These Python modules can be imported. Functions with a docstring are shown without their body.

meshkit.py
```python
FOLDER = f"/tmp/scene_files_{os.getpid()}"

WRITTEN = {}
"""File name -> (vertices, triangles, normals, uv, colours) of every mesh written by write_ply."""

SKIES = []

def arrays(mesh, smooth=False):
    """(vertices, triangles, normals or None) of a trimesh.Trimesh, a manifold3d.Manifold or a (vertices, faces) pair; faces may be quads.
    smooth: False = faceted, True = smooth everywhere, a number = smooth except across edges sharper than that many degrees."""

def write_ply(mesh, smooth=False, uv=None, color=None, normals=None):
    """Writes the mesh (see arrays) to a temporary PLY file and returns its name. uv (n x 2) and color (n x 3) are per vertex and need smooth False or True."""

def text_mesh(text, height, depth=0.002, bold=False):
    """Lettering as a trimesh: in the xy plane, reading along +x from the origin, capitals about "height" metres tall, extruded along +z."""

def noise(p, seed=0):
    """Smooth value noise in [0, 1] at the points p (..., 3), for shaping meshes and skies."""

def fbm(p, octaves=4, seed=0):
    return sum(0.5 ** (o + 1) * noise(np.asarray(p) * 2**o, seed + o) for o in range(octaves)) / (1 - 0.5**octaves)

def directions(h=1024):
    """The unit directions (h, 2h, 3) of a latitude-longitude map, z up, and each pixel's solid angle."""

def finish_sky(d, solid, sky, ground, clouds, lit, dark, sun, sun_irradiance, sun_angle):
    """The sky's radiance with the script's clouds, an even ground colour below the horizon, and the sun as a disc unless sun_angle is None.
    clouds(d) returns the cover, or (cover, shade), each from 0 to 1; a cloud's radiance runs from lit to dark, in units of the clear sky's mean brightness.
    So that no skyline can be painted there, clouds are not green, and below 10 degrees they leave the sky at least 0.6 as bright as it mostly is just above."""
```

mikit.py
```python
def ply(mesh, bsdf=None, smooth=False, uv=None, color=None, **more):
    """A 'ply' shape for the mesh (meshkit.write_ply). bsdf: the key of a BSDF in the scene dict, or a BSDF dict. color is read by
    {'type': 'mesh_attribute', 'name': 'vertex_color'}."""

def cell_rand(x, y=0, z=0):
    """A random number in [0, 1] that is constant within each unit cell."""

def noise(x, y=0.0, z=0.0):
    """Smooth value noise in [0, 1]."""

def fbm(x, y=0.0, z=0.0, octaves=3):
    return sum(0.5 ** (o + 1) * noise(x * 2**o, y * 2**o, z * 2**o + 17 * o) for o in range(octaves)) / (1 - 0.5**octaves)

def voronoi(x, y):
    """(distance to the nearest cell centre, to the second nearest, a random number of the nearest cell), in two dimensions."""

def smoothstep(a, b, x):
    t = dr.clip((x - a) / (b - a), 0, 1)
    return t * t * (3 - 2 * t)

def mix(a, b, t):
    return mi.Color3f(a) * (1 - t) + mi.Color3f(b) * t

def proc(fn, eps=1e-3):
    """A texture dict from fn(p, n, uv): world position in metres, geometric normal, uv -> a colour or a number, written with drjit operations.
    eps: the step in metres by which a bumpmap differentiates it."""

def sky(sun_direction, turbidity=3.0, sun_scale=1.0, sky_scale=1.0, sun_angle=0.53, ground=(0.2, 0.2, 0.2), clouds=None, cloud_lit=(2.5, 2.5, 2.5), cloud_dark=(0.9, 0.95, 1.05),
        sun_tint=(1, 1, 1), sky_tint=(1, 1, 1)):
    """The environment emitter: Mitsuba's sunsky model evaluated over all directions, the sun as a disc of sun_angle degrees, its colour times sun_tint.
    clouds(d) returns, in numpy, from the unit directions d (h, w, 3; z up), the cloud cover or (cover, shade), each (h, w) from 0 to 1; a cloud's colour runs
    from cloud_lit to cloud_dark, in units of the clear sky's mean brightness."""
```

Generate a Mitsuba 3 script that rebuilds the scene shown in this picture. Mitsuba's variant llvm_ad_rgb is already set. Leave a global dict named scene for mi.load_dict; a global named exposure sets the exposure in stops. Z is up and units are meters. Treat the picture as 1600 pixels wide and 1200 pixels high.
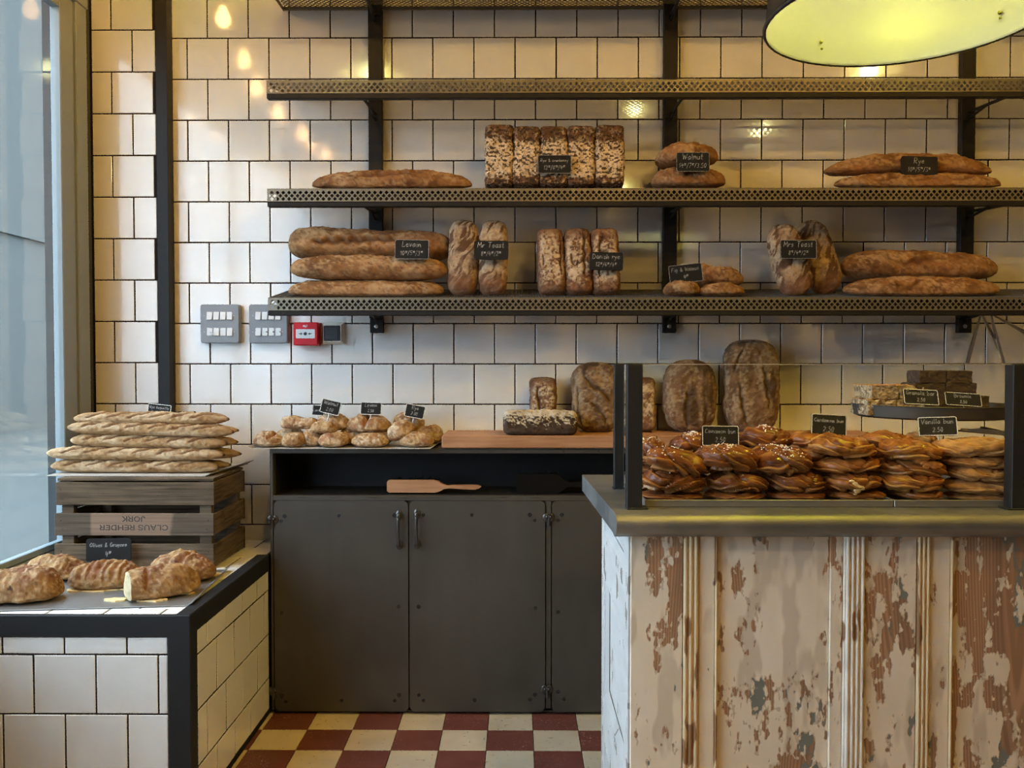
import math, random
import numpy as np
import drjit as dr
import trimesh
import mitsuba as mi
import mikit, meshkit
from mikit import noise, fbm, smoothstep, mix
from shapely.geometry import Polygon, LineString, Point, box as sbox
from shapely.ops import unary_union
from shapely import affinity

T = mi.ScalarTransform4f
scene, labels = {}, {}
random.seed(7)
# ------------------------------------------------------------------ camera
F = 1340.0
CAM = np.array([0.0, 0.0, 1.22])
yaw, pitch = math.atan(10 / F), math.atan(34 / F)
FWD = np.array([-math.sin(yaw) * math.cos(pitch), math.cos(yaw) * math.cos(pitch), -math.sin(pitch)])
RGT = np.cross(FWD, [0, 0, 1]); RGT /= np.linalg.norm(RGT)
UPV = np.cross(RGT, FWD)
scene['camera'] = {'type': 'perspective', 'fov': math.degrees(2 * math.atan(800 / F)), 'fov_axis': 'x', 'near_clip': 0.05,
                   'to_world': T().look_at(origin=CAM.tolist(), target=(CAM + FWD).tolist(), up=[0, 0, 1])}
# ------------------------------------------------------------------ daylight, exposure
exposure = -0.97
DAY = 0.70
LAMP = 12.5


def overcast(d):
    n = meshkit.fbm(d * 2.5, 3, 5)
    return np.ones(n.shape), np.clip(n * 1.2 - 0.25, 0, 1)


scene['sky'] = mikit.sky((-0.6, -0.5, 0.6), sun_scale=0.0, sky_scale=190 * DAY, ground=(0.42, 0.43, 0.44), clouds=overcast,
                         cloud_lit=(0.75, 1.0, 1.23), cloud_dark=(0.62, 0.84, 1.06))
WARM = (1.0, 0.555, 0.105)


# ------------------------------------------------------------------ helpers
def at(px, py, Y):
    d = FWD + (px - 800) / F * RGT - (py - 600) / F * UPV
    return CAM + d * (Y / d[1])


def atz(px, py, Z):
    d = FWD + (px - 800) / F * RGT - (py - 600) / F * UPV
    return CAM + d * ((Z - CAM[2]) / d[2])


def free(key):
    if key not in scene and key not in USED:
        USED.add(key); return key
    i = 1
    while f'{key}_{i:03d}' in scene or f'{key}_{i:03d}' in USED:
        i += 1
    key = f'{key}_{i:03d}'; USED.add(key)
    return key


USED = set()


def note(key, label=None, cat=None, group=None, kind=None):
    d = {}
    if label: d['label'] = label
    if cat: d['category'] = cat
    if group: d['group'] = group
    if kind: d['kind'] = kind
    if d: labels[key] = d


def thing(name, label=None, cat=None, group=None, kind=None):
    k = free(name); note(k, label, cat, group, kind); return k


def put(parent, name, mesh, mat, smooth=False, color=None, label=None, kind=None, M=None, shape=None, **more):
    k = free(f'{parent}__{name}') if parent else free(name)
    d = dict(shape) if shape else mikit.ply(mesh, mat, smooth=smooth, color=color, **more)
    if M is not None: d['to_world'] = M
    scene[k] = d
    if label or kind: note(k, label=label, kind=kind)
    return k


def single(key, mesh, mat, smooth=False, color=None, **more):
    scene[key] = mikit.ply(mesh, mat, smooth=smooth, color=color, **more); return key


def cat_(*ms):
    return trimesh.util.concatenate([m for m in ms])


def bx(x0, x1, y0, y1, z0, z1):
    m = trimesh.creation.box((abs(x1 - x0), abs(y1 - y0), abs(z1 - z0)))
    m.apply_translation(((x0 + x1) / 2, (y0 + y1) / 2, (z0 + z1) / 2)); return m


def rbx(x0, x1, y0, y1, z0, z1, r=0.003):
    """a box with chamfered edges"""
    x0, x1 = min(x0, x1), max(x0, x1); y0, y1 = min(y0, y1), max(y0, y1); z0, z1 = min(z0, z1), max(z0, z1)
    r = min(r, (x1 - x0) / 2.2, (y1 - y0) / 2.2, (z1 - z0) / 2.2)
    P = []
    for a in (x0, x1):
        for b in (y0, y1):
            for c in (z0, z1):
                sa, sb, sc = (r if a == x0 else -r), (r if b == y0 else -r), (r if c == z0 else -r)
                P += [(a, b + sb, c + sc), (a + sa, b, c + sc), (a + sa, b + sb, c)]
    return trimesh.convex.convex_hull(np.array(P))


def ext(poly, h):
    polys = getattr(poly, 'geoms', [poly])
    return cat_(*[trimesh.creation.extrude_polygon(g, h, engine='earcut') for g in polys if g.area > 1e-10])


def xz(poly, y0, y1):
    """a polygon drawn in (x, z), extruded from y0 (front) to y1 (back)"""
    m = ext(poly, y1 - y0)
    v = np.array(m.vertices); m.vertices = np.stack([v[:, 0], y1 - v[:, 2], v[:, 1]], 1); return m


def rrect(x0, x1, z0, z1, r, n=4):
    return sbox(x0 + r, z0 + r, x1 - r, z1 - r).buffer(r, quad_segs=n)


def tube(pts, r, sides=8):
    p = np.asarray(pts, float); r = np.broadcast_to(r, len(p))
    t = np.gradient(p, axis=0); t /= np.linalg.norm(t, axis=1, keepdims=True)
    up = np.array([0.13, 0.31, 0.94]); a = np.cross(t, up); a /= np.linalg.norm(a, axis=1, keepdims=True)
    b = np.cross(t, a); ang = np.arange(sides) * 2 * np.pi / sides
    v = (p[:, None] + r[:, None, None] * (np.cos(ang)[None, :, None] * a[:, None] + np.sin(ang)[None, :, None] * b[:, None])).reshape(-1, 3)
    f = []
    for i in range(len(p) - 1):
        for j in range(sides):
            k = (j + 1) % sides
            f += [(i * sides + j, i * sides + k, (i + 1) * sides + k), (i * sides + j, (i + 1) * sides + k, (i + 1) * sides + j)]
    n = len(v); v = np.vstack([v, p[:1], p[-1:]])
    for j in range(sides):
        k = (j + 1) % sides
        f += [(n, k, j), (n + 1, (len(p) - 1) * sides + j, (len(p) - 1) * sides + k)]
    m = trimesh.Trimesh(v, f, process=False); m.fix_normals(); return m


def lathe(prof, c, n=48):
    prof = np.asarray(prof, float); ang = np.arange(n) * 2 * np.pi / n
    v = np.stack([c[0] + prof[:, None, 0] * np.cos(ang), c[1] + prof[:, None, 0] * np.sin(ang), c[2] + np.repeat(prof[:, 1:2], n, 1)], -1).reshape(-1, 3)
    f = []
    for i in range(len(prof) - 1):
        for j in range(n):
            k = (j + 1) % n
            f += [(i * n + j, i * n + k, (i + 1) * n + k), (i * n + j, (i + 1) * n + k, (i + 1) * n + j)]
    return trimesh.Trimesh(v, f, process=False)


def rot(ax, deg):
    a = math.radians(deg); c, s = math.cos(a), math.sin(a)
    return np.array({'x': [[1, 0, 0], [0, c, -s], [0, s, c]], 'y': [[c, 0, s], [0, 1, 0], [-s, 0, c]], 'z': [[c, -s, 0], [s, c, 0], [0, 0, 1]]}[ax])


# ------------------------------------------------------------------ materials
def P_(base, rough, metal=0.0, spec=0.5, **k):
    b = base if isinstance(base, dict) else {'type': 'rgb', 'value': list(base)}
    r = rough
    return {'type': 'principled', 'base_color': b, 'roughness': r, 'metallic': metal, 'specular': spec, **k}


def two(b):
    return {'type': 'twosided', 'bsdf': b}


scene['glaze'] = two(P_((0.80, 0.80, 0.775), 0.085, spec=0.55))
scene['glaze_soft'] = two(P_((0.76, 0.76, 0.73), 0.12, spec=0.55))
scene['grout'] = two(P_((0.016, 0.014, 0.013), 0.95, spec=0.1))
scene['plaster'] = two(P_((0.10, 0.095, 0.088), 0.9))
scene['ceiling_paint'] = two(P_((0.16, 0.15, 0.135), 0.9))
scene['black_steel'] = two(P_((0.013, 0.0135, 0.014), 0.55, spec=0.25))
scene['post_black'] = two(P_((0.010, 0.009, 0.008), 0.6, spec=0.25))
scene['shelf_metal'] = two(P_((0.21, 0.185, 0.135), 0.42, metal=0.65))
scene['rail_metal'] = two(P_((0.060, 0.054, 0.043), 0.5, metal=0.4))
VC = {'type': 'mesh_attribute', 'name': 'vertex_color'}


def crust_bump(p, n, uv):
    return 0.0024 * fbm(p.x * 130, p.y * 130, p.z * 130, 5)


def crust_mottle(p, n, uv):
    a = fbm(p.x * 60 + 5, p.y * 60, p.z * 60, 5)
    r = dr.abs(fbm(p.x * 75, p.y * 95, p.z * 95, 4) - 0.5)
    return 0.26 * smoothstep(0.44, 0.72, a) + 0.25 * (1 - smoothstep(0.004, 0.030, r)) * smoothstep(0.4, 0.6, a)


def crust_speck(p, n, uv):
    a = fbm(p.x * 140 + 9, p.y * 140, p.z * 140, 5)
    r = dr.abs(fbm(p.x * 70, p.y * 70, p.z * 62, 4) - 0.5)
    return dr.maximum(0.95 * smoothstep(0.535, 0.585, a), 0.8 * (1 - smoothstep(0.006, 0.018, r)))


def bumpy(b): return two({'type': 'bumpmap', 'arbitrary': mikit.proc(crust_bump, eps=0.0008), 'scale': 1.0, 'bsdf': b})


def glaze_bump(p, n, uv):
    return 0.0010 * fbm(p.x * 150, p.y * 150, p.z * 260, 4)


scene['glazed'] = two({'type': 'bumpmap', 'arbitrary': mikit.proc(glaze_bump, eps=0.0008), 'scale': 1.0, 'bsdf': P_(VC, 0.33, spec=0.5)})
scene['crust'] = bumpy({'type': 'blendbsdf', 'weight': mikit.proc(crust_mottle), 'a': P_(VC, 0.8, spec=0.25), 'b': P_((0.095, 0.044, 0.019), 0.75, spec=0.25)})
scene['crust_rye'] = bumpy({'type': 'blendbsdf', 'weight': mikit.proc(crust_speck), 'a': P_(VC, 0.85, spec=0.2), 'b': P_((0.030, 0.016, 0.009), 0.75, spec=0.25)})

scene['chalkboard'] = two(P_((0.013, 0.013, 0.0125), 0.8, spec=0.2))
scene['chalk'] = two(P_((0.30, 0.30, 0.29), 0.9))
scene['tag_rim'] = two(P_((0.62, 0.61, 0.57), 0.6))
scene['sugar'] = two(P_((0.88, 0.84, 0.74), 0.5))
scene['bright_steel'] = two(P_((0.72, 0.72, 0.72), 0.2, metal=1.0))
scene['dull_steel'] = two(P_((0.42, 0.42, 0.42), 0.42, metal=0.8))
scene['chrome_dark'] = two(P_((0.09, 0.085, 0.08), 0.25, metal=0.8))
scene['window_grey'] = two(P_((0.21, 0.25, 0.26), 0.5))
scene['window_dark'] = two(P_((0.12, 0.11, 0.10), 0.6))
scene['plate_grey'] = two(P_((0.20, 0.21, 0.225), 0.4))
scene['switch_white'] = two(P_((0.62, 0.62, 0.61), 0.35))
scene['alarm_red'] = two(P_((0.50, 0.010, 0.018), 0.4, spec=0.3))
scene['cream_plastic'] = two(P_((0.66, 0.64, 0.56), 0.4))
scene['black_plastic'] = two(P_((0.012, 0.012, 0.013), 0.35))
scene['parchment'] = two(P_((0.38, 0.35, 0.30), 0.6))
scene['tray_metal'] = two(P_((0.36, 0.36, 0.35), 0.38, metal=0.75))
scene['glass'] = {'type': 'thindielectric', 'int_ior': 1.5}
scene['glass_edge'] = two(P_((0.42, 0.36, 0.27), 0.25, spec=0.6))
scene['enamel_black'] = two(P_((0.016, 0.017, 0.017), 0.25, spec=0.5))
scene['enamel_white'] = two(P_((0.86, 0.84, 0.76), 0.4))
scene['bristle'] = two(P_((0.006, 0.0055, 0.005), 0.95, spec=0.05))
scene['brownie'] = two(P_({'type': 'mesh_attribute', 'name': 'vertex_color'}, 0.7))
scene['cheese'] = two(P_((0.80, 0.62, 0.30), 0.45))
scene['caramel'] = two(P_((0.60, 0.24, 0.05), 0.15, spec=0.6))
scene['ink'] = two(P_((0.055, 0.04, 0.032), 0.8))
scene['render_pale'] = two(P_((0.074, 0.076, 0.067), 0.9))
scene['paving'] = two(P_((0.052, 0.054, 0.048), 0.9))
scene['render_wall'] = two(P_((0.045, 0.050, 0.050), 0.85))


def cab_fn(p, n, uv):
    a = fbm(p.x * 2.2, p.z * 2.2, p.y * 2.2, 4)
    s = noise(p.x * 40, p.z * 7, 3.0)
    c = mix(mi.Color3f(0.056, 0.049, 0.039), mi.Color3f(0.080, 0.071, 0.057), smoothstep(0.3, 0.7, a))
    return c * (0.94 + 0.1 * s)


def zinc_fn(p, n, uv):
    a = fbm(p.x * 9, p.y * 9, p.z * 9, 4)
    return mix(mi.Color3f(0.17, 0.18, 0.175), mi.Color3f(0.27, 0.275, 0.26), smoothstep(0.3, 0.72, a))


def crate_fn(p, n, uv):
    w = noise(p.x * 3 + 7 * dr.floor(p.z * 10), p.z * 14, p.y * 9)
    g = fbm(p.x * 6 + p.y * 6, p.z * 170, p.y * 3 + 4 * w, 4)
    st = fbm(p.x * 9, p.z * 16, p.y * 9, 3)
    c = mix(mi.Color3f(0.042, 0.029, 0.018), mi.Color3f(0.135, 0.096, 0.060), smoothstep(0.25, 0.75, g * 0.65 + st * 0.4))
    return c


def print_slat_fn(p, n, uv):
    g = fbm(p.x * 6, p.z * 170, 5.0, 4)
    m = smoothstep(-1.385, -1.375, p.x) * (1 - smoothstep(-1.115, -1.10, p.x + 0.02 * noise(p.z * 30, 2.0)))
    a = mix(mi.Color3f(0.05, 0.037, 0.026), mi.Color3f(0.14, 0.106, 0.074), g)
    b = mix(mi.Color3f(0.165, 0.105, 0.07), mi.Color3f(0.27, 0.185, 0.13), g)
    return mix(a, b, m)


def board_fn(p, n, uv):
    g = fbm(p.x * 5, p.y * 60, p.z * 60, 4)
    st = noise(p.x * 16, p.y * 5, p.z * 5)
    return mix(mi.Color3f(0.27, 0.125, 0.058), mi.Color3f(0.40, 0.205, 0.105), smoothstep(0.25, 0.75, 0.7 * g + 0.3 * st))


def red_tile_fn(p, n, uv):
    a = fbm(p.x * 14, p.y * 14, 1.0, 3); s = noise(p.x * 330, p.y * 330, 2.0)
    dust = smoothstep(0.86, 0.93, s) * smoothstep(0.4, 0.65, fbm(p.x * 5, p.y * 5, 9.0, 2))
    return mix(mix(mi.Color3f(0.115, 0.034, 0.024), mi.Color3f(0.165, 0.052, 0.038), a), mi.Color3f(0.5, 0.42, 0.33), 0.7 * dust)


def cream_tile_fn(p, n, uv):
    a = fbm(p.x * 11, p.y * 11, 4.0, 3); s = noise(p.x * 90, p.y * 90, 3.0)
    return mix(mix(mi.Color3f(0.52, 0.44, 0.30), mi.Color3f(0.64, 0.56, 0.41), a), mi.Color3f(0.22, 0.15, 0.09), 0.55 * smoothstep(0.88, 0.95, s))


PX = lambda px: float(at(px, 1000, 1.775)[0])
PANEL_BARE = (PX(1487), PX(1116), PX(1185))


def loss(p):
    """how far the cream paint has come off, about 0 (whole) to 1 (bare wood)"""
    big = fbm(p.x * 9.5, p.z * 2.8, 3.0 + p.y * 3, 3)
    fine = fbm(p.x * 52 + 3, p.z * 17, 8.0, 4)
    tiny = fbm(p.x * 150, p.z * 95, 2.0, 2)
    v = 0.50 * big + 0.38 * fine + 0.12 * tiny - 0.040
    bare = smoothstep(PX(1484), PX(1492), p.x) * 0.150
    old = smoothstep(PX(1118), PX(1124), p.x) * (1 - smoothstep(PX(1180), PX(1215), p.x)) * 0.055
    st = smoothstep(PX(1350), PX(1356), p.x) * (1 - smoothstep(PX(1410), PX(1431), p.x)) * 0.03
    first = (1 - smoothstep(PX(1060), PX(1068), p.x)) * 0.030
    return v + bare + old + st - first


def grain(p):
    w = fbm(p.x * 7, p.z * 1.1, 6.0, 2)
    return smoothstep(0.25, 0.75, 0.35 * fbm(p.x * 300 + 20 * w, p.z * 5, 2.0, 2) + 0.65 * (0.5 + 0.5 * dr.sin(p.x * 900 + 130 * w + 8 * noise(p.x * 50, p.z * 2))))


def paint_fn(p, n, uv):
    v = loss(p)
    g = grain(p)
    wood = mix(mi.Color3f(0.27, 0.148, 0.075), mi.Color3f(0.39, 0.225, 0.122), g)
    wood = mix(wood, mi.Color3f(0.17, 0.10, 0.06), 0.5 * smoothstep(0.55, 0.75, fbm(p.x * 11, p.z * 2.5, 12.0, 3)))
    cream = mix(mi.Color3f(0.72, 0.63, 0.48), mi.Color3f(0.82, 0.74, 0.60), fbm(p.x * 18, p.z * 12, 4.0, 3))
    cream = mix(cream, mi.Color3f(0.45, 0.36, 0.25), 0.55 * smoothstep(0.56, 0.72, fbm(p.x * 30, p.z * 9, 1.0, 3)))
    teal = mi.Color3f(0.16, 0.17, 0.14)
    under = smoothstep(0.60, 0.63, fbm(p.x * 20, p.z * 9, 21.0, 3))
    c = mix(cream, mi.Color3f(0.50, 0.40, 0.28), smoothstep(0.520, 0.528, v) * (1 - smoothstep(0.54, 0.545, v)) * 0.8)
    bare = mix(wood, teal, under * (1 - smoothstep(0.60, 0.63, v)))
    return mix(c, bare, smoothstep(0.541, 0.546, v))


def paint_bump(p, n, uv):
    v = loss(p)
    return 0.0009 * (1 - smoothstep(0.536, 0.549, v)) + 0.0003 * fbm(p.x * 70, p.z * 40, 2.0, 3)


def bead_fn(p, n, uv):
    v = fbm(p.x * 40, p.z * 9, 3.0, 4)
    tan = mix(mi.Color3f(0.56, 0.41, 0.22), mi.Color3f(0.66, 0.54, 0.36), fbm(p.x * 60, p.z * 14, 1.0, 2))
    whi = mix(mi.Color3f(0.58, 0.52, 0.43), mi.Color3f(0.80, 0.76, 0.67), fbm(p.x * 60, p.z * 20, 2.0, 3))
    c = mix(tan, whi, smoothstep(PX(1300), PX(1312), p.x) * (1 - smoothstep(PX(1380), PX(1400), p.x)))
    return mix(c, mi.Color3f(0.24, 0.13, 0.06), smoothstep(0.60, 0.64, v))


def side_paint_fn(p, n, uv):
    v = fbm(p.y * 26, p.z * 16, 3.0, 4)
    c = mix(mi.Color3f(0.40, 0.39, 0.37), mi.Color3f(0.48, 0.47, 0.445), fbm(p.y * 9, p.z * 30, 2.0, 2))
    return mix(c, mi.Color3f(0.22, 0.20, 0.17), smoothstep(0.70, 0.72, v))


scene['cabinet_steel'] = two(P_(mikit.proc(cab_fn), 0.46, metal=0.35, spec=0.4))
scene['zinc'] = two(P_(mikit.proc(zinc_fn), 0.50, metal=0.8))
scene['crate_wood'] = two(P_(mikit.proc(crate_fn), 0.85, spec=0.2))
scene['print_wood'] = two(P_(mikit.proc(print_slat_fn), 0.85, spec=0.2))
scene['board_wood'] = two(P_(mikit.proc(board_fn), 0.55, spec=0.3))
scene['red_clay'] = two(P_(mikit.proc(red_tile_fn), 0.42, spec=0.4))
scene['cream_clay'] = two(P_(mikit.proc(cream_tile_fn), 0.42, spec=0.4))
scene['peeling'] = two({'type': 'bumpmap', 'arbitrary': mikit.proc(paint_bump), 'scale': 1.0, 'bsdf': P_(mikit.proc(paint_fn), 0.62, spec=0.3)})
scene['bead_paint'] = two(P_(mikit.proc(bead_fn), 0.6, spec=0.3))
scene['side_paint'] = two(P_(mikit.proc(side_paint_fn), 0.5, spec=0.4))

# ------------------------------------------------------------------ room shell
WY = 3.183            # face of the tiles on the back wall
PY = 3.140            # face of the tiles on the pier beside the window
WX = -1.56            # window plane
RX, FY, CZ = 3.3, -3.6, 3.3


def st(name, mesh, mat):
    note(free(name), kind='structure'); return single(name, mesh, mat)


st('floor', bx(WX - 0.3, RX + 0.1, FY - 0.1, WY + 0.2, -0.12, -0.004), 'grout')
st('ceiling', bx(WX - 0.3, RX + 0.1, FY - 0.1, WY + 0.2, CZ, CZ + 0.1), 'ceiling_paint')
PXE = -1.281          # right edge of the pier
st('wall_back', bx(PXE - 0.3, RX + 0.1, WY + 0.0020, WY + 0.2, 0, CZ), 'grout')
st('wall_pier', bx(WX - 0.12, PXE - 0.001, PY + 0.0020, WY + 0.1, 0, CZ), 'grout')
st('wall_right', bx(RX, RX + 0.1, FY, WY, 0, CZ), 'plaster')
st('wall_front', bx(WX - 0.3, RX, FY - 0.1, FY, 0, CZ), 'plaster')
WTOP, WSILL, WEND = 2.425, 0.60, -0.3
st('wall_window', cat_(bx(WX - 0.09, WX - 0.001, FY, WY + 0.1, 0, 0.55), bx(WX - 0.09, WX - 0.001, FY, WY + 0.1, WTOP + 0.07, CZ),
                       bx(WX - 0.09, WX - 0.001, FY, WEND, 0.55, WTOP + 0.07), bx(WX - 0.10, WX - 0.002, 3.02, WY + 0.1, 0.55, WTOP + 0.07)), 'render_wall')
note(free('pavement'), kind='structure'); single('pavement', cat_(bx(-14, WX - 0.09, -14, 24, -0.25, -0.1), bx(WX - 0.09, 14, -14, FY - 0.1, -0.25, -0.1)), 'paving')


def tile_mesh(w, h, t=0.006, b=0.0014):
    """front face looks to -y, bevelled edge; origin at its centre"""
    x, z = w / 2, h / 2
    v = []
    for (dx, y) in ((b, 0.0), (0, b * 0.8), (0, t)):
        v += [(-x + dx, y, -z + dx), (x - dx, y, -z + dx), (x - dx, y, z - dx), (-x + dx, y, z - dx)]
    f = [(0, 1, 2), (0, 2, 3)]
    for k in (0, 4):
        for i in range(4):
            j = (i + 1) % 4
            f += [(k + i, k + 4 + i, k + 4 + j), (k + i, k + 4 + j, k + j)]
    return trimesh.Trimesh(np.array(v, float), f, process=False)


TILES = {}


def tile_shape(w, h, mat):
    key = (round(w, 4), round(h, 4), mat)
    if key not in TILES: TILES[key] = mikit.ply(tile_mesh(w, h), mat)
    return TILES[key]


def tile_wall(owner, x0, x1, z0, z1, Y, xa, pw, za, ph, view, joint=0.0042, tilt=0.22, mat='glaze', frame=None, seed=1):
    """running-bond tiles on the plane y = Y; frame maps the local plane elsewhere. Those outside 'view' are joined."""
    rnd = random.Random(seed); rest = []
    k = math.floor((z0 - za) / ph) - 1
    while za + k * ph < z1:
        zl, zh = max(za + k * ph, z0), min(za + (k + 1) * ph, z1)
        off = xa + (pw / 2 if k % 2 else 0)
        i = math.floor((x0 - off) / pw) - 1
        while off + i * pw < x1:
            xl, xh = max(off + i * pw, x0), min(off + (i + 1) * pw, x1)
            w, h = xh - xl - joint, zh - zl - joint
            if w > 0.006 and h > 0.006:
                cx, cz = (xl + xh) / 2, (zl + zh) / 2
                M = T().translate([cx, Y + rnd.uniform(0, 0.0008), cz]).rotate([1, 0, 0], rnd.gauss(0, tilt)).rotate([0, 0, 1], rnd.gauss(0, tilt))
                if frame is not None: M = frame @ M
                if view(cx, cz):
                    put(owner, 'tile', None, None, shape=tile_shape(w, h, mat), M=M)
                else:
                    m = tile_mesh(w, h); m.apply_transform(np.array(M.matrix)); rest.append(m)
            i += 1
        k += 1
    if rest:
        put(owner, 'tile_field', cat_(*rest), mat, kind='stuff')


tile_wall('wall_back', PXE + 0.001, RX, 0.02, CZ, WY, 0.0630, 0.1512, 1.2138, 0.1500,
          lambda x, z: -1.3 < x < 1.95 and 0.90 < z < 2.60 or (-1.3 < x < -0.87 and 0.5 < z <= 0.90))
tile_wall('wall_pier', WX + 0.004, PXE - 0.040, 0.02, CZ, PY, -1.4064, 0.1528, 1.2186 - 0.1512, 0.1512,
          lambda x, z: 0.7 < z < 2.62, seed=2)

# angle trim at the pier's corner
k = thing('trim_1', kind='structure')
single(k, cat_(rbx(PXE - 0.038, PXE + 0.004, PY - 0.006, PY + 0.002, 0.55, CZ, 0.0015), rbx(PXE - 0.004, PXE + 0.004, PY - 0.006, WY + 0.004, 0.55, CZ, 0.0015)), 'black_steel')

# ------------------------------------------------------------------ window
k = thing('window_1', kind='structure')
zb, zt = 0.56, WTOP
put(k, 'frame', cat_(rbx(WX - 0.03, WX + 0.006, 2.925, 3.012, zb, zt + 0.05, 0.003)), 'window_grey', label='pale blue-grey window post beside the tiled pier')
put(k, 'stop_bead', rbx(WX - 0.02, WX + 0.014, 3.016, 3.090, zb, CZ, 0.003), 'window_grey')
put(k, 'shadow_gap', bx(WX - 0.04, WX - 0.004, 3.09, PY + 0.03, 0.55, CZ), 'window_dark')
put(k, 'sill_rail', cat_(rbx(WX - 0.03, WX + 0.006, WEND, 2.93, zb, zb + 0.028, 0.002), rbx(WX - 0.03, WX - 0.002, WEND, 2.93, zb + 0.030, zb + 0.050, 0.002)), 'window_grey')
put(k, 'head_rail', cat_(rbx(WX - 0.03, WX + 0.004, WEND, 3.012, zt, zt + 0.055, 0.002), rbx(WX - 0.03, WX + 0.02, WEND, 3.09, zt + 0.055, zt + 0.09, 0.002)), 'window_grey')
for y in (1.65,):
    put(k, 'mullion', rbx(WX - 0.03, WX + 0.006, y - 0.04, y + 0.04, zb, zt, 0.003), 'window_grey')
for y0, y1 in ((1.69, 2.93), (WEND, 1.61)):
    v = np.array([(WX - 0.012, y0, zb + 0.03), (WX - 0.012, y1, zb + 0.03), (WX - 0.012, y1, zt), (WX - 0.012, y0, zt)])
    put(k, 'pane', trimesh.Trimesh(v, [(0, 1, 2), (0, 2, 3)], process=False), 'glass')
# the street outside
key = thing('street_building', 'pale rendered building across the street, seen through the window', 'building')
single(key, cat_(bx(-12, -9.5, 6.5, 30, -0.25, 9.2), bx(-12, -9.42, 6.5, 30, 3.6, 3.85), bx(-12, -9.38, 6.5, 30, 8.8, 9.2)), 'render_pale')
# the masonry reveal outside, in two steps
put('wall_window', 'reveal', cat_(bx(WX - 0.058, WX - 0.032, 2.955, 3.02, 0.55, WTOP + 0.07), bx(WX - 0.092, WX - 0.058, 2.99, 3.03, 0.55, WTOP + 0.07)), 'render_wall')

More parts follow.
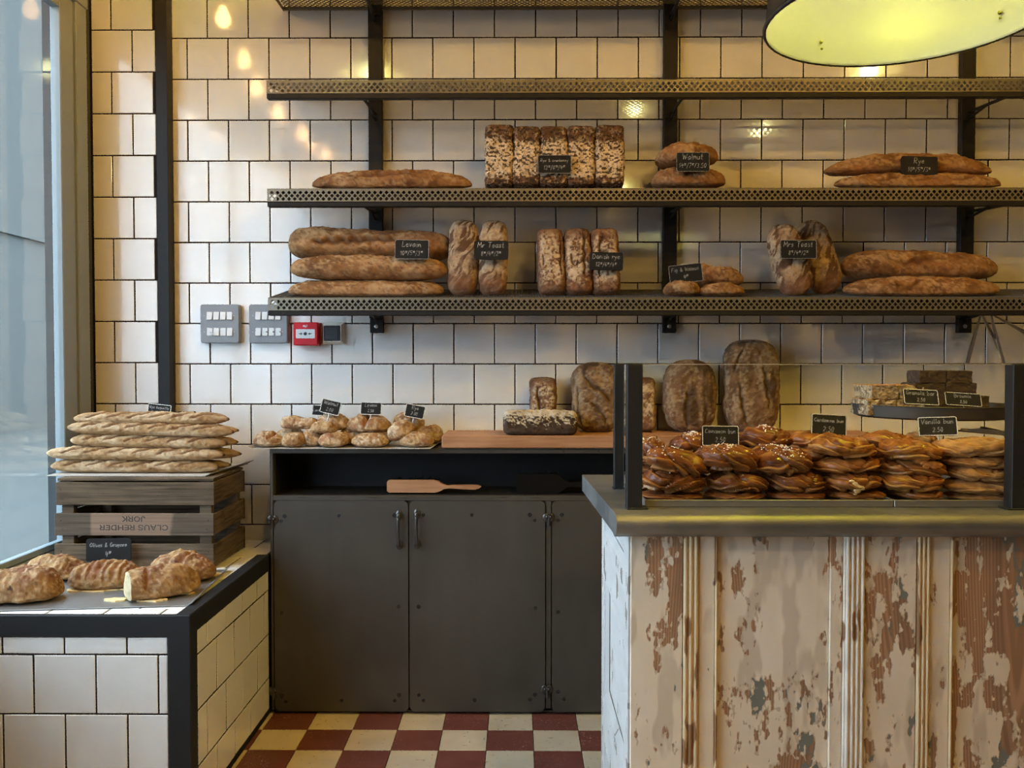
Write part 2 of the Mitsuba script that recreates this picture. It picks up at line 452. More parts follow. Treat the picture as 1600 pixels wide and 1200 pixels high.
# ------------------------------------------------------------------ floor tiles
ft = 0.150
red, cream = [mikit.ply(trimesh.Trimesh(*(lambda m: (m.vertices, m.faces))(rbx(-ft / 2 + 0.001, ft / 2 - 0.001, -ft / 2 + 0.001, ft / 2 - 0.001, -0.01, 0, 0.001)), process=False), c) for c in ('red_clay', 'cream_clay')]
fx0 = float(atz(691.6, 1140.5, 0)[0]); fy0 = float(atz(691.6, 1140.5, 0)[1]) - 3 * ft
rest = {0: [], 1: []}
for i in range(-12, 26):
    for j in range(-44, 8):
        x, y = fx0 + (i + 0.5) * ft, fy0 + (j + 0.5) * ft
        if not (WX + 0.07 < x < RX - 0.06 and FY + 0.07 < y < WY - 0.06): continue
        c = (i + j) % 2
        if -0.95 < x < 0.75 and 1.75 < y < 3.0:
            put('floor', 'tile', None, None, shape=(cream, red)[c], M=T().translate([x, y, random.uniform(-0.0006, 0.0006)]))
        else:
            m = bx(x - ft / 2 + 0.001, x + ft / 2 - 0.001, y - ft / 2 + 0.001, y + ft / 2 - 0.001, -0.01, 0); rest[c].append(m)
for c in (0, 1):
    put('floor', 'tile_field', cat_(*rest[c]), ('cream_clay', 'red_clay')[c], kind='stuff')

# ------------------------------------------------------------------ tiled window counter
LCX, LCY, LCZ = -0.862, 2.222, 0.555
k = thing('tiled_counter', 'low white-tiled counter with black steel edging beneath the window', 'counter')
put(k, 'core', cat_(bx(WX + 0.002, LCX - 0.0018, LCY + 0.0020, 2.935, 0, LCZ - 0.0016), bx(WX + 0.002, -0.8640, 2.935, PY + 0.003, 0, LCZ - 0.0016), bx(PXE + 0.002, -0.8640, PY + 0.003, WY + 0.003, 0, LCZ - 0.0016)), 'grout')
# front face
cxl = lambda px: float(at(px, 1080, LCY)[0])
tile_wall(k, WX + 0.004, cxl(263), 0.02, 0.501, LCY, cxl(150), cxl(247.5) - cxl(150), float(at(150, 1116, LCY)[2]), float(at(100, 1025, LCY)[2] - at(100, 1118, LCY)[2]),
          lambda x, z: True, mat='glaze', seed=3, joint=0.0042)
# side face: local x runs along +y of the room
fr = T().translate([LCX, 0, 0]).rotate([0, 0, 1], 90)
tile_wall(k, LCY + 0.045, WY - 0.004 - 0.245, 0.02, 0.503, 0.0, 2.35, 0.1525, float(at(376, 958, 2.66)[2]), 0.1525, lambda x, z: True, mat='glaze_soft', frame=fr, seed=4, joint=0.0042)
# top face: local z runs along +y of the room
fr = T().translate([0, 0, LCZ]).rotate([1, 0, 0], -90)
def top_tiles():
    rnd = random.Random(5)
    p = 0.1525
    for j in range(0, 7):
        ya, yb = LCY + 0.012 + (j - 0.62) * p, LCY + 0.012 + (j + 0.38) * p
        ya, yb = max(ya, LCY + 0.012), min(yb, WY - 0.002)
        for i in range(-6, 3):
            xa = cxl(65) + (i + (0.5 if j % 2 else 0)) * p; xb = xa + p
            xa, xb = max(xa, WX + 0.004), min(xb, LCX - 0.010)
            if xb - xa < 0.02 or yb - ya < 0.02: continue
            if (xa + xb) / 2 < PXE and yb > PY: yb2 = PY - 0.002
            else: yb2 = yb
            if yb2 - ya < 0.01: continue
            m = rbx(xa + 0.002, xb - 0.002, ya + 0.002, yb2 - 0.002, LCZ - 0.007, LCZ, 0.0016)
            put(k, 'tile', m, 'glaze')
top_tiles()
b = 0.0025
put(k, 'edging', cat_(rbx(WX + 0.003, LCX + 0.004, LCY - 0.004, LCY + 0.001, 0.5005, LCZ + 0.003, b), rbx(WX + 0.003, LCX + 0.004, LCY - 0.004, LCY + 0.012, LCZ - 0.004, LCZ + 0.003, b),
                      rbx(LCX - 0.001, LCX + 0.004, LCY - 0.004, 2.93, 0.502, LCZ + 0.003, b), rbx(LCX - 0.038, LCX + 0.004, LCY - 0.004, 2.93, LCZ - 0.002, LCZ + 0.004, b),
                      rbx(cxl(263), LCX + 0.004, LCY - 0.004, LCY + 0.002, 0, 0.51, b), rbx(LCX - 0.002, LCX + 0.004, LCY - 0.004, LCY + 0.047, 0, 0.51, b)), 'black_steel')

# ------------------------------------------------------------------ perforated shelves on black posts
SY0, SY1 = 2.893, 3.172
SLOPE = 0.050 / (SY1 - SY0)
SX0, SX1 = -0.845, 2.05
CW = 0.0193


def quat(cx, cz, r):
    return unary_union([Point(cx + dx * r * 0.50, cz + dz * r * 0.50).buffer(r * 0.52, quad_segs=2) for dx, dz in ((1, 0), (-1, 0), (0, 1), (0, -1))]).union(Point(cx, cz).buffer(r * 0.4, quad_segs=1))


def tiled(poly, n, m, w, h, t):
    """one perforated cell repeated n x m times: vertices (x, y, depth)"""
    c = ext(poly, t)
    v, f = np.array(c.vertices), np.array(c.faces)
    bad = []
    xs = v[f][:, :, 0]; ys = v[f][:, :, 1]
    edge = lambda a, e: np.all(np.abs(a - e) < 1e-7, axis=1)
    keep = ~(edge(xs, 0) | edge(xs, w) | edge(ys, 0) | edge(ys, h))
    f = f[keep]
    ii, jj = np.meshgrid(np.arange(n), np.arange(m), indexing='ij')
    off = np.stack([ii.ravel() * w, jj.ravel() * h, 0 * ii.ravel()], 1)
    V = (v[None] + off[:, None]).reshape(-1, 3)
    Fc = (f[None] + (np.arange(n * m) * len(v))[:, None, None]).reshape(-1, 3)
    return trimesh.Trimesh(V, Fc, process=False)


NX = int((SX1 - SX0 - 0.012) / CW)
LH = 0.042
lip_cell = sbox(0, 0, CW, LH)
for r_, zz in enumerate((0.030, 0.0195, 0.009)):
    for cx in ((0.5,) if r_ % 2 == 0 else (0.0, 1.0)):
        lip_cell = lip_cell.difference(quat(cx * CW, zz, 0.0061))
lip = tiled(lip_cell, NX, 1, CW, LH, 0.0012)
dia = lambda cx, cy, r: Polygon([(cx - r, cy), (cx, cy - r), (cx + r, cy), (cx, cy + r)])
NY = 13
DH = (math.hypot(SY1 - SY0, 0.05) - 0.012) / NY
pan_cell = sbox(0, 0, CW, DH).difference(dia(CW / 2, DH / 2, 0.0078))
for a in (0, 1):
    for c in (0, 1):
        pan_cell = pan_cell.difference(dia(a * CW, c * DH, 0.0078))
pan = tiled(pan_cell, NX, NY, CW, DH, 0.0012)


def on_shelf(m, zf, x0):
    v = np.array(m.vertices); return v


SHELF = {}
for name, zf, sx0, lab in (('low', 1.4376, SX0, 'lowest perforated metal shelf, the one above the wall switches'),
                           ('mid', 1.8031, SX0, 'perforated metal shelf holding the row of five rye loaves'),
                           ('high', 2.1642, SX0, 'empty perforated metal shelf above the five rye loaves'),
                           ('top', 2.520, -0.862, 'topmost perforated metal shelf, seen from below at the picture top')):
    k = thing('wall_shelf', lab, 'shelf', 'perforated wall shelves')
    sl = SLOPE if name != 'top' else 0.0
    SHELF[name] = (lambda y, zf=zf, sl=sl: zf + (y - SY0) * sl)
    th = math.atan(sl)
    m = lip.copy(); v = np.array(m.vertices)
    m.vertices = np.stack([sx0 + 0.006 + v[:, 0], SY0 + 0.0012 - v[:, 2], zf - LH - 0.001 + v[:, 1]], 1)
    put(k, 'front_lip', m, 'shelf_metal')
    m = pan.copy(); v = np.array(m.vertices); d = 0.006 + v[:, 1]
    m.vertices = np.stack([sx0 + 0.006 + v[:, 0], SY0 + d * math.cos(th), zf + d * math.sin(th) - v[:, 2]], 1)
    put(k, 'deck', m, 'rail_metal')  # darker metal than the lip: the deck's shade is put into its colour
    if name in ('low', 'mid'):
        put(k, 'lip_shade_bar', rbx(sx0 + 0.028, SX1, SY0 + 0.012, SY0 + 0.015, zf - LH - 0.001, zf - 0.003, 0.0006), 'post_black')  # added dark bar behind the lip, so its holes look shaded
    def strip(y0, y1, z0, z1, x0=sx0, x1=SX1): return rbx(x0, x1, y0, y1, z0, z1, 0.0008)
    put(k, 'edge_strip', cat_(strip(SY0 - 0.0002, SY0 + 0.007, zf - 0.0018, zf + 0.0006), bx(sx0, sx0 + 0.0065, SY0, SY0 + 0.0013, zf - LH - 0.001, zf)), 'shelf_metal')
    zk = zf + (SY1 - SY0) * sl
    rear = rbx(sx0, SX1, SY1 - 0.007, SY1, zk - 0.012, zk + 0.0008, 0.0006)
    sv = np.array([(sx0, SY0, zf), (sx0 + 0.002, SY0, zf), (sx0, SY1, zk), (sx0 + 0.002, SY1, zk), (sx0, SY0, zf - 0.018), (sx0 + 0.002, SY0, zf - 0.018), (sx0, SY1, zk - 0.014), (sx0 + 0.002, SY1, zk - 0.014)])
    put(k, 'side_flange', cat_(rear, trimesh.convex.convex_hull(sv)), 'shelf_metal')
    put(k, 'front_rail', cat_(rbx(sx0, SX1, SY0 + 0.0002, SY0 + 0.026, zf - LH - 0.018, zf - LH - 0.001, 0.002)), 'post_black')

post_px = ((576, 597, 'leftmost black shelf post, behind the stack of three long loaves'), (1037, 1058, 'middle black shelf post, behind the two round stacked loaves'), (1502, 1523, 'right-hand black shelf post beside the hanging tongs'))
for a, c, lab in post_px:
    k = thing('shelf_post', lab, 'post', 'black shelf posts')
    x0, x1 = float(at(a, 300, 3.15)[0]), float(at(c, 300, 3.15)[0])
    zl = float(at(587, 520, 3.16)[2])
    put(k, 'upright', rbx(x0, x1, 3.150, 3.1825, zl + 0.052, CZ - 0.005, 0.002), 'post_black')
    put(k, 'foot_plate', rbx(x0 + 0.001, x1 + 0.001, 3.160, 3.1825, zl, zl + 0.0518, 0.0015), 'post_black')
    bz = float(at(587, 510, 3.155)[2])
    bm = lathe([(0, 0), (0.0075, 0), (0.0075, 0.003), (0.004, 0.0045), (0, 0.0045)], (0, 0, 0), 16); v = np.array(bm.vertices)
    bm.vertices = np.stack([(x0 + x1) / 2 + v[:, 0], 3.160 - v[:, 2], bz + v[:, 1]], 1)
    put(k, 'bolt', bm, 'dull_steel', label='round steel bolt head')
    for nm in ('low', 'mid', 'high', 'top'):
        zf = SHELF[nm](SY0)
        zp = SHELF[nm](3.14)
        xm = (x0 + x1) / 2
        put(k, 'bracket', cat_(tube([(xm, 2.918, zf - 0.054), (xm, 3.152, zf - 0.036)], 0.0055, 6), tube([(xm, 3.02, zf - 0.045), (xm, 3.152, zf - 0.060)], 0.0045, 6)), 'post_black')

# ------------------------------------------------------------------ steel cabinet
CY, CT = 2.940, 0.925
X = lambda px, Y=CY: float(at(px, 900, Y)[0])
Z = lambda py, Y=CY: float(at(810, py, Y)[2])
CXR = 2.2
k = thing('steel_cabinet', 'dark grey steel cabinet with an open slot above its riveted doors', 'cabinet')
cx0 = -0.857
xi = X(428)
zs = Z(775)                       # slot floor, front edge
put(k, 'body', cat_(rbx(cx0, xi, CY, WY - 0.002, 0.012, CT, 0.003), rbx(cx0, CXR, CY, WY - 0.002, Z(709), CT, 0.003), bx(xi, CXR, CY + 0.002, WY - 0.003, zs - 0.012, zs - 0.001),
                    rbx(cx0, CXR, CY + 0.001, CY + 0.02, Z(783), zs, 0.002), bx(xi, CXR, CY + 0.012, CY + 0.02, 0.02, Z(783)),
                    rbx(cx0, CXR, CY, CY + 0.02, 0.012, Z(1111), 0.003), bx(cx0 + 0.02, CXR, CY + 0.02, WY - 0.01, 0.0, 0.02), rbx(X(852.5), X(861.5), CY + 0.001, CY + 0.02, 0.02, Z(783), 0.002)), 'cabinet_steel')
put(k, 'back_panel', cat_(bx(xi, CXR, WY - 0.012, WY - 0.003, 0.02, CT - 0.02), bx(xi, xi + 0.002, CY + 0.03, WY - 0.012, zs, Z(709)), bx(xi, CXR, CY + 0.022, WY - 0.013, zs - 0.0005, zs + 0.0006)), 'post_black', label='inside of the open slot, coloured black for the shade in it')  # black colour stands in for the dimness inside the slot
# soldered seams on the top rail and the slot's edge
for i, px in enumerate((719, 771, 826, 880, 934)):
    put(k, 'solder_seam', cat_(rbx(X(px) - 0.004, X(px) + 0.004, CY - 0.0012, CY + 0.001, Z(708.5), CT - 0.001, 0.0008), rbx(X(px - 62) + 0.012, X(px), CY - 0.0009, CY + 0.001, CT - 0.007, CT - 0.004, 0.0006)), 'rail_metal')
for i, px in enumerate((479, 530, 590, 640, 688, 740, 790, 846)):
    put(k, 'solder_seam', rbx(X(px) - 0.03, X(px) + 0.004, CY - 0.001, CY + 0.002, zs - 0.006, zs - 0.0025, 0.0008), 'rail_metal')


def dot(px, py, r, Y=CY - 0.0042):
    m = trimesh.creation.cylinder(r, 0.004, sections=12); v = np.array(m.vertices)
    m.vertices = np.stack([X(px) + v[:, 0], Y + 0.0008 + v[:, 2] * 0.6, Z(py) + v[:, 1]], 1); return m


def pull_handle(px, y0, y1):
    x, z1, z0 = X(px), Z(y0), Z(y1)
    ms = []
    for z, s in ((z1 - 0.014, 1), (z0 + 0.014, -1)):
        e = trimesh.creation.icosphere(2, 1.0); v = np.array(e.vertices) * [0.0115, 0.0045, 0.017]; e.vertices = v + [x, CY - 0.006, z]; ms.append(e)
        e = trimesh.creation.icosphere(2, 1.0); v = np.array(e.vertices) * [0.0085, 0.010, 0.0085]; e.vertices = v + [x, CY - 0.016, z]; ms.append(e)
    zz = np.linspace(z0 + 0.012, z1 - 0.012, 18); s = np.linspace(-1, 1, 18)
    ms.append(tube(np.stack([0 * zz + x, CY - 0.018 - 0.010 * (1 - s ** 2) ** 0.5, zz], 1), 0.0058 + 0.0018 * s ** 4, 10))
    return cat_(*ms)


def hinge(px, py):
    x, z = X(px), Z(py); ms = []
    for dx in (-0.0085, 0.0085):
        e = trimesh.creation.icosphere(2, 1.0); v = np.array(e.vertices) * [0.0125, 0.0045, 0.015]; e.vertices = v + [x + dx, CY - 0.007, z]; ms.append(e)
        e = trimesh.creation.icosphere(2, 1.0); v = np.array(e.vertices) * [0.005, 0.006, 0.006]; e.vertices = v + [x + dx * 0.8, CY - 0.013, z + 0.003]; ms.append(e)
    ms.append(tube([(x + 0.001, CY - 0.010, z - 0.027), (x + 0.001, CY - 0.011, z + 0.012)], 0.006, 10))
    return cat_(*ms)


doors = ((429, 638, 782.5, 1111.5, [(445.9, 806.9), (440.5, 814.3), (530.8, 805.9), (616.8, 805), (440.3, 957.8), (623, 947.8), (439.4, 1087.5), (446, 1096.6), (533, 1094.6), (623, 1085.8), (616.5, 1094.3)], (624, 798, 857), 'left cabinet door with one curved handle at its right'),
         (640, 851.5, 782.5, 1111.5, [(654.2, 947.8), (654.2, 1085.8), (661.3, 1093.8), (741.2, 1093), (661.9, 804.7), (737.5, 804.7), (827.7, 804.2), (835.6, 812.4), (836.2, 949.5), (836.2, 1084.7), (828.2, 1092.4)], (652, 796, 856), 'middle cabinet door with one curved handle at its left'),
         (862.5, 1074, 782.5, 1111.5, [(877.6, 804), (871.9, 812.4), (872.2, 955.8), (872.4, 1080.2), (881.2, 1091.5)], None, 'cabinet door mostly hidden behind the painted counter'),
         (1076, 1288, 782.5, 1111.5, [], None, None))
for a, c, yt, yb, dots, hd, lab in doors:
    d = put(k, 'door', xz(rrect(X(a), X(c), Z(yb), Z(yt), 0.018), CY - 0.004, CY + 0.010), 'cabinet_steel', label=lab)
    for i, (px, py) in enumerate(dots):
        put(d, 'screw', dot(px, py, 0.0062 if i % 3 else 0.0075), 'black_plastic')
    if hd: put(d, 'handle', pull_handle(*hd), 'chrome_dark', label='curved dark metal pull handle')
for px, py in ((857, 808), (854.5, 1076), (427, 812), (427, 1080)):
    put(k, 'hinge', hinge(px, py), 'chrome_dark', label='black cast hinge with rounded leaves')

# ------------------------------------------------------------------ painted counter with a zinc top
TT = 0.910
BX0, BY0, BY1 = 0.2285, 1.775, 2.340
k = thing('painted_counter', 'shop counter of peeling cream-painted panels under a rounded zinc top', 'counter')
prof = [(2.36, 0.866), (2.36, TT)]
for a in np.linspace(90, 270, 15):
    prof.append((1.757 + 0.0225 * math.cos(math.radians(a)) * (1 if a < 270 else 1), TT - 0.0225 + 0.0225 * math.sin(math.radians(a))))
prof += [(1.765, 0.860), (1.785, 0.864)]
m = ext(Polygon(prof), 2.4); v = np.array(m.vertices)
xl = np.where(v[:, 2] < 1e-6, 0.199 - (v[:, 0] - 1.753) / 0.607 * 0.023, 2.4)
m.vertices = np.stack([xl, v[:, 0], v[:, 1]], 1); m.fix_normals()
put(k, 'zinc_top', m, 'zinc', smooth=35, label='zinc worktop with a rounded front edge')
put(k, 'carcass', bx(BX0 + 0.0195, 2.38, BY0 + 0.022, BY1, 0, 0.868), 'peeling')
fz0, fz1 = 0.0, 0.866


def board(px0, px1, d, t=0.02, name='stile', mat='peeling'):
    return put(k, name, rbx(PX(px0), PX(px1), BY0 + d, BY0 + d + t, fz0, fz1, 0.0015), mat)


def moulding(px0, px1, prof_):
    """vertical bead moulding: (fraction across, how far proud in metres)"""
    x0, x1 = PX(px0), PX(px1)
    poly = Polygon([(x0, BY0 + 0.018)] + [(x0 + (x1 - x0) * a, BY0 - h) for a, h in prof_] + [(x1, BY0 + 0.018)])
    m = ext(poly, fz1 - fz0)
    return put(k, 'moulding', m, 'bead_paint', smooth=50)


def beads(n, h=0.006):
    o = []
    for i in range(n):
        for q in np.linspace(0.04, 0.96, 7):
            o.append(((i + q) / n, -0.002 + h * math.sin(math.pi * q) ** 0.6))
    return o


board(985, 1066.5, 0.0)
moulding(1067, 1091.5, beads(3))
board(1092, 1117, 0.003, name='inner_stile')
moulding(1117, 1121.5, beads(1, 0.004))
board(1121, 1297, 0.008, name='panel')
board(1297, 1316.5, 0.002, name='inner_stile')
moulding(1317, 1350, [(0, 0.0), (0.05, 0.003)] + [(0.08 + 0.92 * a, h + 0.003) for a, h in beads(4, 0.006)])
board(1350.5, 1431.5, 0.001)
moulding(1432, 1452.5, beads(3))
board(1453, 1484.5, 0.003, name='inner_stile')
moulding(1484.5, 1489, beads(1, 0.004))
board(1488, 1670, 0.008, name='panel')
moulding(1672, 1700, beads(3))
board(1701, 1900, 0.001)
# pale left side: frame, recessed panels
sx = BX0
put(k, 'side_stile', rbx(sx, sx + 0.02, BY0 + 0.004, BY0 + 0.075, 0, 0.866, 0.0015), 'side_paint', label='pale blue-white side stile')
put(k, 'side_stile', rbx(sx, sx + 0.02, BY1 - 0.075, BY1, 0, 0.866, 0.0015), 'side_paint')
for z0, z1 in ((0.0, 0.10), (0.205, 0.335), (0.640, 0.770), (0.84, 0.866)):
    put(k, 'side_rail', rbx(sx + 0.0005, sx + 0.02, BY0 + 0.0755, BY1 - 0.0755, z0, z1, 0.0015), 'side_paint')
for z0, z1 in ((0.10, 0.205), (0.335, 0.640), (0.770, 0.84)):
    put(k, 'side_panel', bx(sx + 0.014, sx + 0.019, BY0 + 0.075, BY1 - 0.075, z0, z1), 'side_paint')
    yy0, yy1 = BY0 + 0.0756, BY1 - 0.0756
    def bar(P0, P1, nrm):
        A_, B_ = np.array(P0, float), np.array(P1, float); n_ = np.array(nrm, float) * 0.016; o = np.array([0.012, 0, 0])
        return trimesh.convex.convex_hull(np.array([A_ + [0.002, 0, 0], A_ + o, A_ + n_ + o, B_ + [0.002, 0, 0], B_ + o, B_ + n_ + o]))
    put(k, 'side_moulding', cat_(bar((sx, yy0, z0), (sx, yy1, z0), (0, 0, 1)), bar((sx, yy0, z1), (sx, yy1, z1), (0, 0, -1)), bar((sx, yy0, z0), (sx, yy0, z1), (0, 1, 0)), bar((sx, yy1, z0), (sx, yy1, z1), (0, -1, 0))), 'side_paint')

# glass screen on the counter
k = thing('glass_screen', 'frameless glass display screen on black square posts atop the zinc counter', 'display case')
gx0, gx1 = float(at(980, 700, 1.80)[0]), float(at(1582, 700, 1.80)[0])
pw_ = float(at(1004, 700, 1.80)[0]) - gx0
gt = 1.2165
put(k, 'post', cat_(rbx(gx0, gx0 + pw_, 1.800, 1.832, TT, gt, 0.0015), rbx(gx0, gx0 + pw_ + 0.012, 1.796, 1.834, TT, TT + 0.004, 0.001)), 'black_steel', label='square black steel post at the front left corner')
bx0 = float(at(960, 650, 2.09)[0]); bw = float(at(976, 650, 2.09)[0]) - bx0
put(k, 'post', cat_(rbx(bx0, bx0 + bw, 2.090, 2.115, TT, gt, 0.0015), rbx(bx0 - 0.002, bx0 + bw + 0.002, 2.088, 2.117, TT, TT + 0.003, 0.001)), 'black_steel', label='slimmer black post at the back left corner')
put(k, 'post', cat_(rbx(gx1, gx1 + pw_, 1.800, 1.832, TT, gt, 0.0015), rbx(gx1 - 0.010, gx1 + pw_, 1.796, 1.834, TT, TT + 0.004, 0.001)), 'black_steel', label='square black steel post at the front right')


def sheet(a, b_, z0, z1):
    v = np.array([(*a, z0), (*b_, z0), (*b_, z1), (*a, z1)]); return trimesh.Trimesh(v, [(0, 1, 2), (0, 2, 3)], process=False)


put(k, 'pane', sheet((gx0 + pw_, 1.808), (gx1, 1.808), TT + 0.004, gt - 0.002), 'glass', label='clear front pane')
put(k, 'pane', sheet((gx0 + 0.012, 1.834), (bx0 + 0.012, 2.09), TT + 0.004, gt - 0.002), 'glass', label='clear side pane')
put(k, 'pane_edge', cat_(bx(gx0 + pw_, gx1, 1.8055, 1.8105, gt - 0.002, gt)), 'glass_edge', label='polished top edge of the front pane')

# ------------------------------------------------------------------ pendant lamps
def pendant(c, R, lab, power, tint=WARM, h=None, bulb_z=0.06, rb=0.035, group='enamel pendant lamps', bolts=False):
    k = thing('pendant_lamp', lab, 'lamp', group)
    h = h or R * 0.95
    outer = [(R + 0.004, 0.0), (R + 0.0045, 0.005), (R + 0.001, 0.010), (R * 0.985, h * 0.25), (R * 0.93, h * 0.5), (R * 0.80, h * 0.75), (R * 0.55, h * 0.93), (R * 0.22, h * 1.0), (0.028, h * 1.02)]
    inner = [(R * 0.20, h * 0.975), (R * 0.53, h * 0.905), (R * 0.78, h * 0.73), (R * 0.91, h * 0.49), (R * 0.968, h * 0.25), (R - 0.002, 0.004), (R + 0.001, 0.0)]
    put(k, 'shade', lathe(outer, c, 72), 'enamel_black', smooth=40, label='black enamelled outside of the shade')
    put(k, 'reflector', lathe(inner, c, 72), 'enamel_white', smooth=40, label='white enamelled inside of the shade')
    put(k, 'rim', lathe([(R - 0.0005, -0.002), (R + 0.004, -0.0025), (R + 0.0065, 0.002), (R + 0.004, 0.006), (R - 0.0005, 0.003)], c, 72), 'enamel_black', smooth=True)
    put(k, 'cap', lathe([(0.03, h), (0.034, h + 0.03), (0.024, h + 0.08), (0.006, h + 0.09)], c, 20), 'enamel_black', smooth=40)
    put(k, 'cord', tube([(c[0], c[1], c[2] + h + 0.085), (c[0], c[1], CZ)], 0.004, 6), 'black_plastic')
    m = trimesh.creation.icosphere(2, rb); m.apply_translation((c[0], c[1], c[2] + bulb_z))
    scene[free(f'{k}__bulb')] = {**mikit.ply(m, 'enamel_white', smooth=True), 'emitter': {'type': 'area', 'radiance': {'type': 'rgb', 'value': [w * power for w in tint]}}}
    return k


k = pendant((0.751, 1.689, 1.886), 0.26, 'large black enamel pendant lamp hanging over the counter, lit inside', 66 * LAMP, tint=(1.0, 0.77, 0.022), bulb_z=0.13, h=0.27)
for px, py, n in ((1283, 66, 2), (1284, 76, 1), (1562, 20, 2), (1563, 28, 1)):
    # small bolts through the shade wall, on the far inside
    d = at(px, py, 1.0) - CAM; C0 = np.array([0.751, 1.689])
    R_ = 0.248
    a_, b_, c_ = d[0] ** 2 + d[1] ** 2, -2 * (d[:2] @ C0), C0 @ C0 - R_ ** 2
    t_ = (-b_ + math.sqrt(b_ * b_ - 4 * a_ * c_)) / (2 * a_)
    p_ = CAM + d * t_
    e = trimesh.creation.icosphere(1, 0.004 if n == 2 else 0.003); e.apply_translation(p_)
    put(k, 'bolt', e, 'rail_metal')
SHOP = ('above the right end of the shelves', 'above the left end of the shelves', 'near the middle of the shelves', 'over the pastry counter at the right', 'just in front of the counter, added to brighten it')
for i_, (X_, Y_, Z_) in enumerate(((1.82, 1.85, 2.72), (-0.75, 1.88, 2.72), (0.70, 1.28, 2.72), (1.53, 0.81, 2.72), (0.70, 0.35, 2.40))):  # the last one is an added, unseen lamp that brightens the counter front
    pendant((X_, Y_, Z_), 0.17, f'small enamel pendant lamp hung high {SHOP[i_]}', (95, 95, 95, 95, 135)[i_] * LAMP, h=0.13, bulb_z=-0.005, rb=0.035, group='shop pendant lamps')
for i, y_ in enumerate((2.84, 2.24, 1.89, 1.55, 1.15, 0.76, 0.40)):
    k = thing('bare_bulb', f'{("first", "second", "third", "fourth", "fifth", "sixth", "seventh")[i]} bare warm bulb from the tiled wall, hung along the window', 'lamp', 'bare bulbs along the window')
    c = (-1.33 + (0.02 * math.sin(i * 2.1) if i else 0.13), y_, 2.62 + 0.03 * math.sin(i * 1.3))
    m = lathe([(0.001, -0.036), (0.018, -0.030), (0.030, -0.010), (0.029, 0.010), (0.014, 0.040), (0.012, 0.050)], c, 16)
    scene[free(f'{k}__bulb')] = {**mikit.ply(m, 'enamel_white', smooth=True), 'emitter': {'type': 'area', 'radiance': {'type': 'rgb', 'value': [w * (6 if i else 9) * LAMP for w in (1.0, 0.52, 0.16)]}}}
    put(k, 'socket', lathe([(0.0135, 0.050), (0.016, 0.055), (0.016, 0.095), (0.005, 0.10)], c, 14), 'black_plastic')
    put(k, 'cord', tube([(c[0], c[1], c[2] + 0.098), (c[0], c[1], CZ)], 0.0035, 6), 'black_plastic')

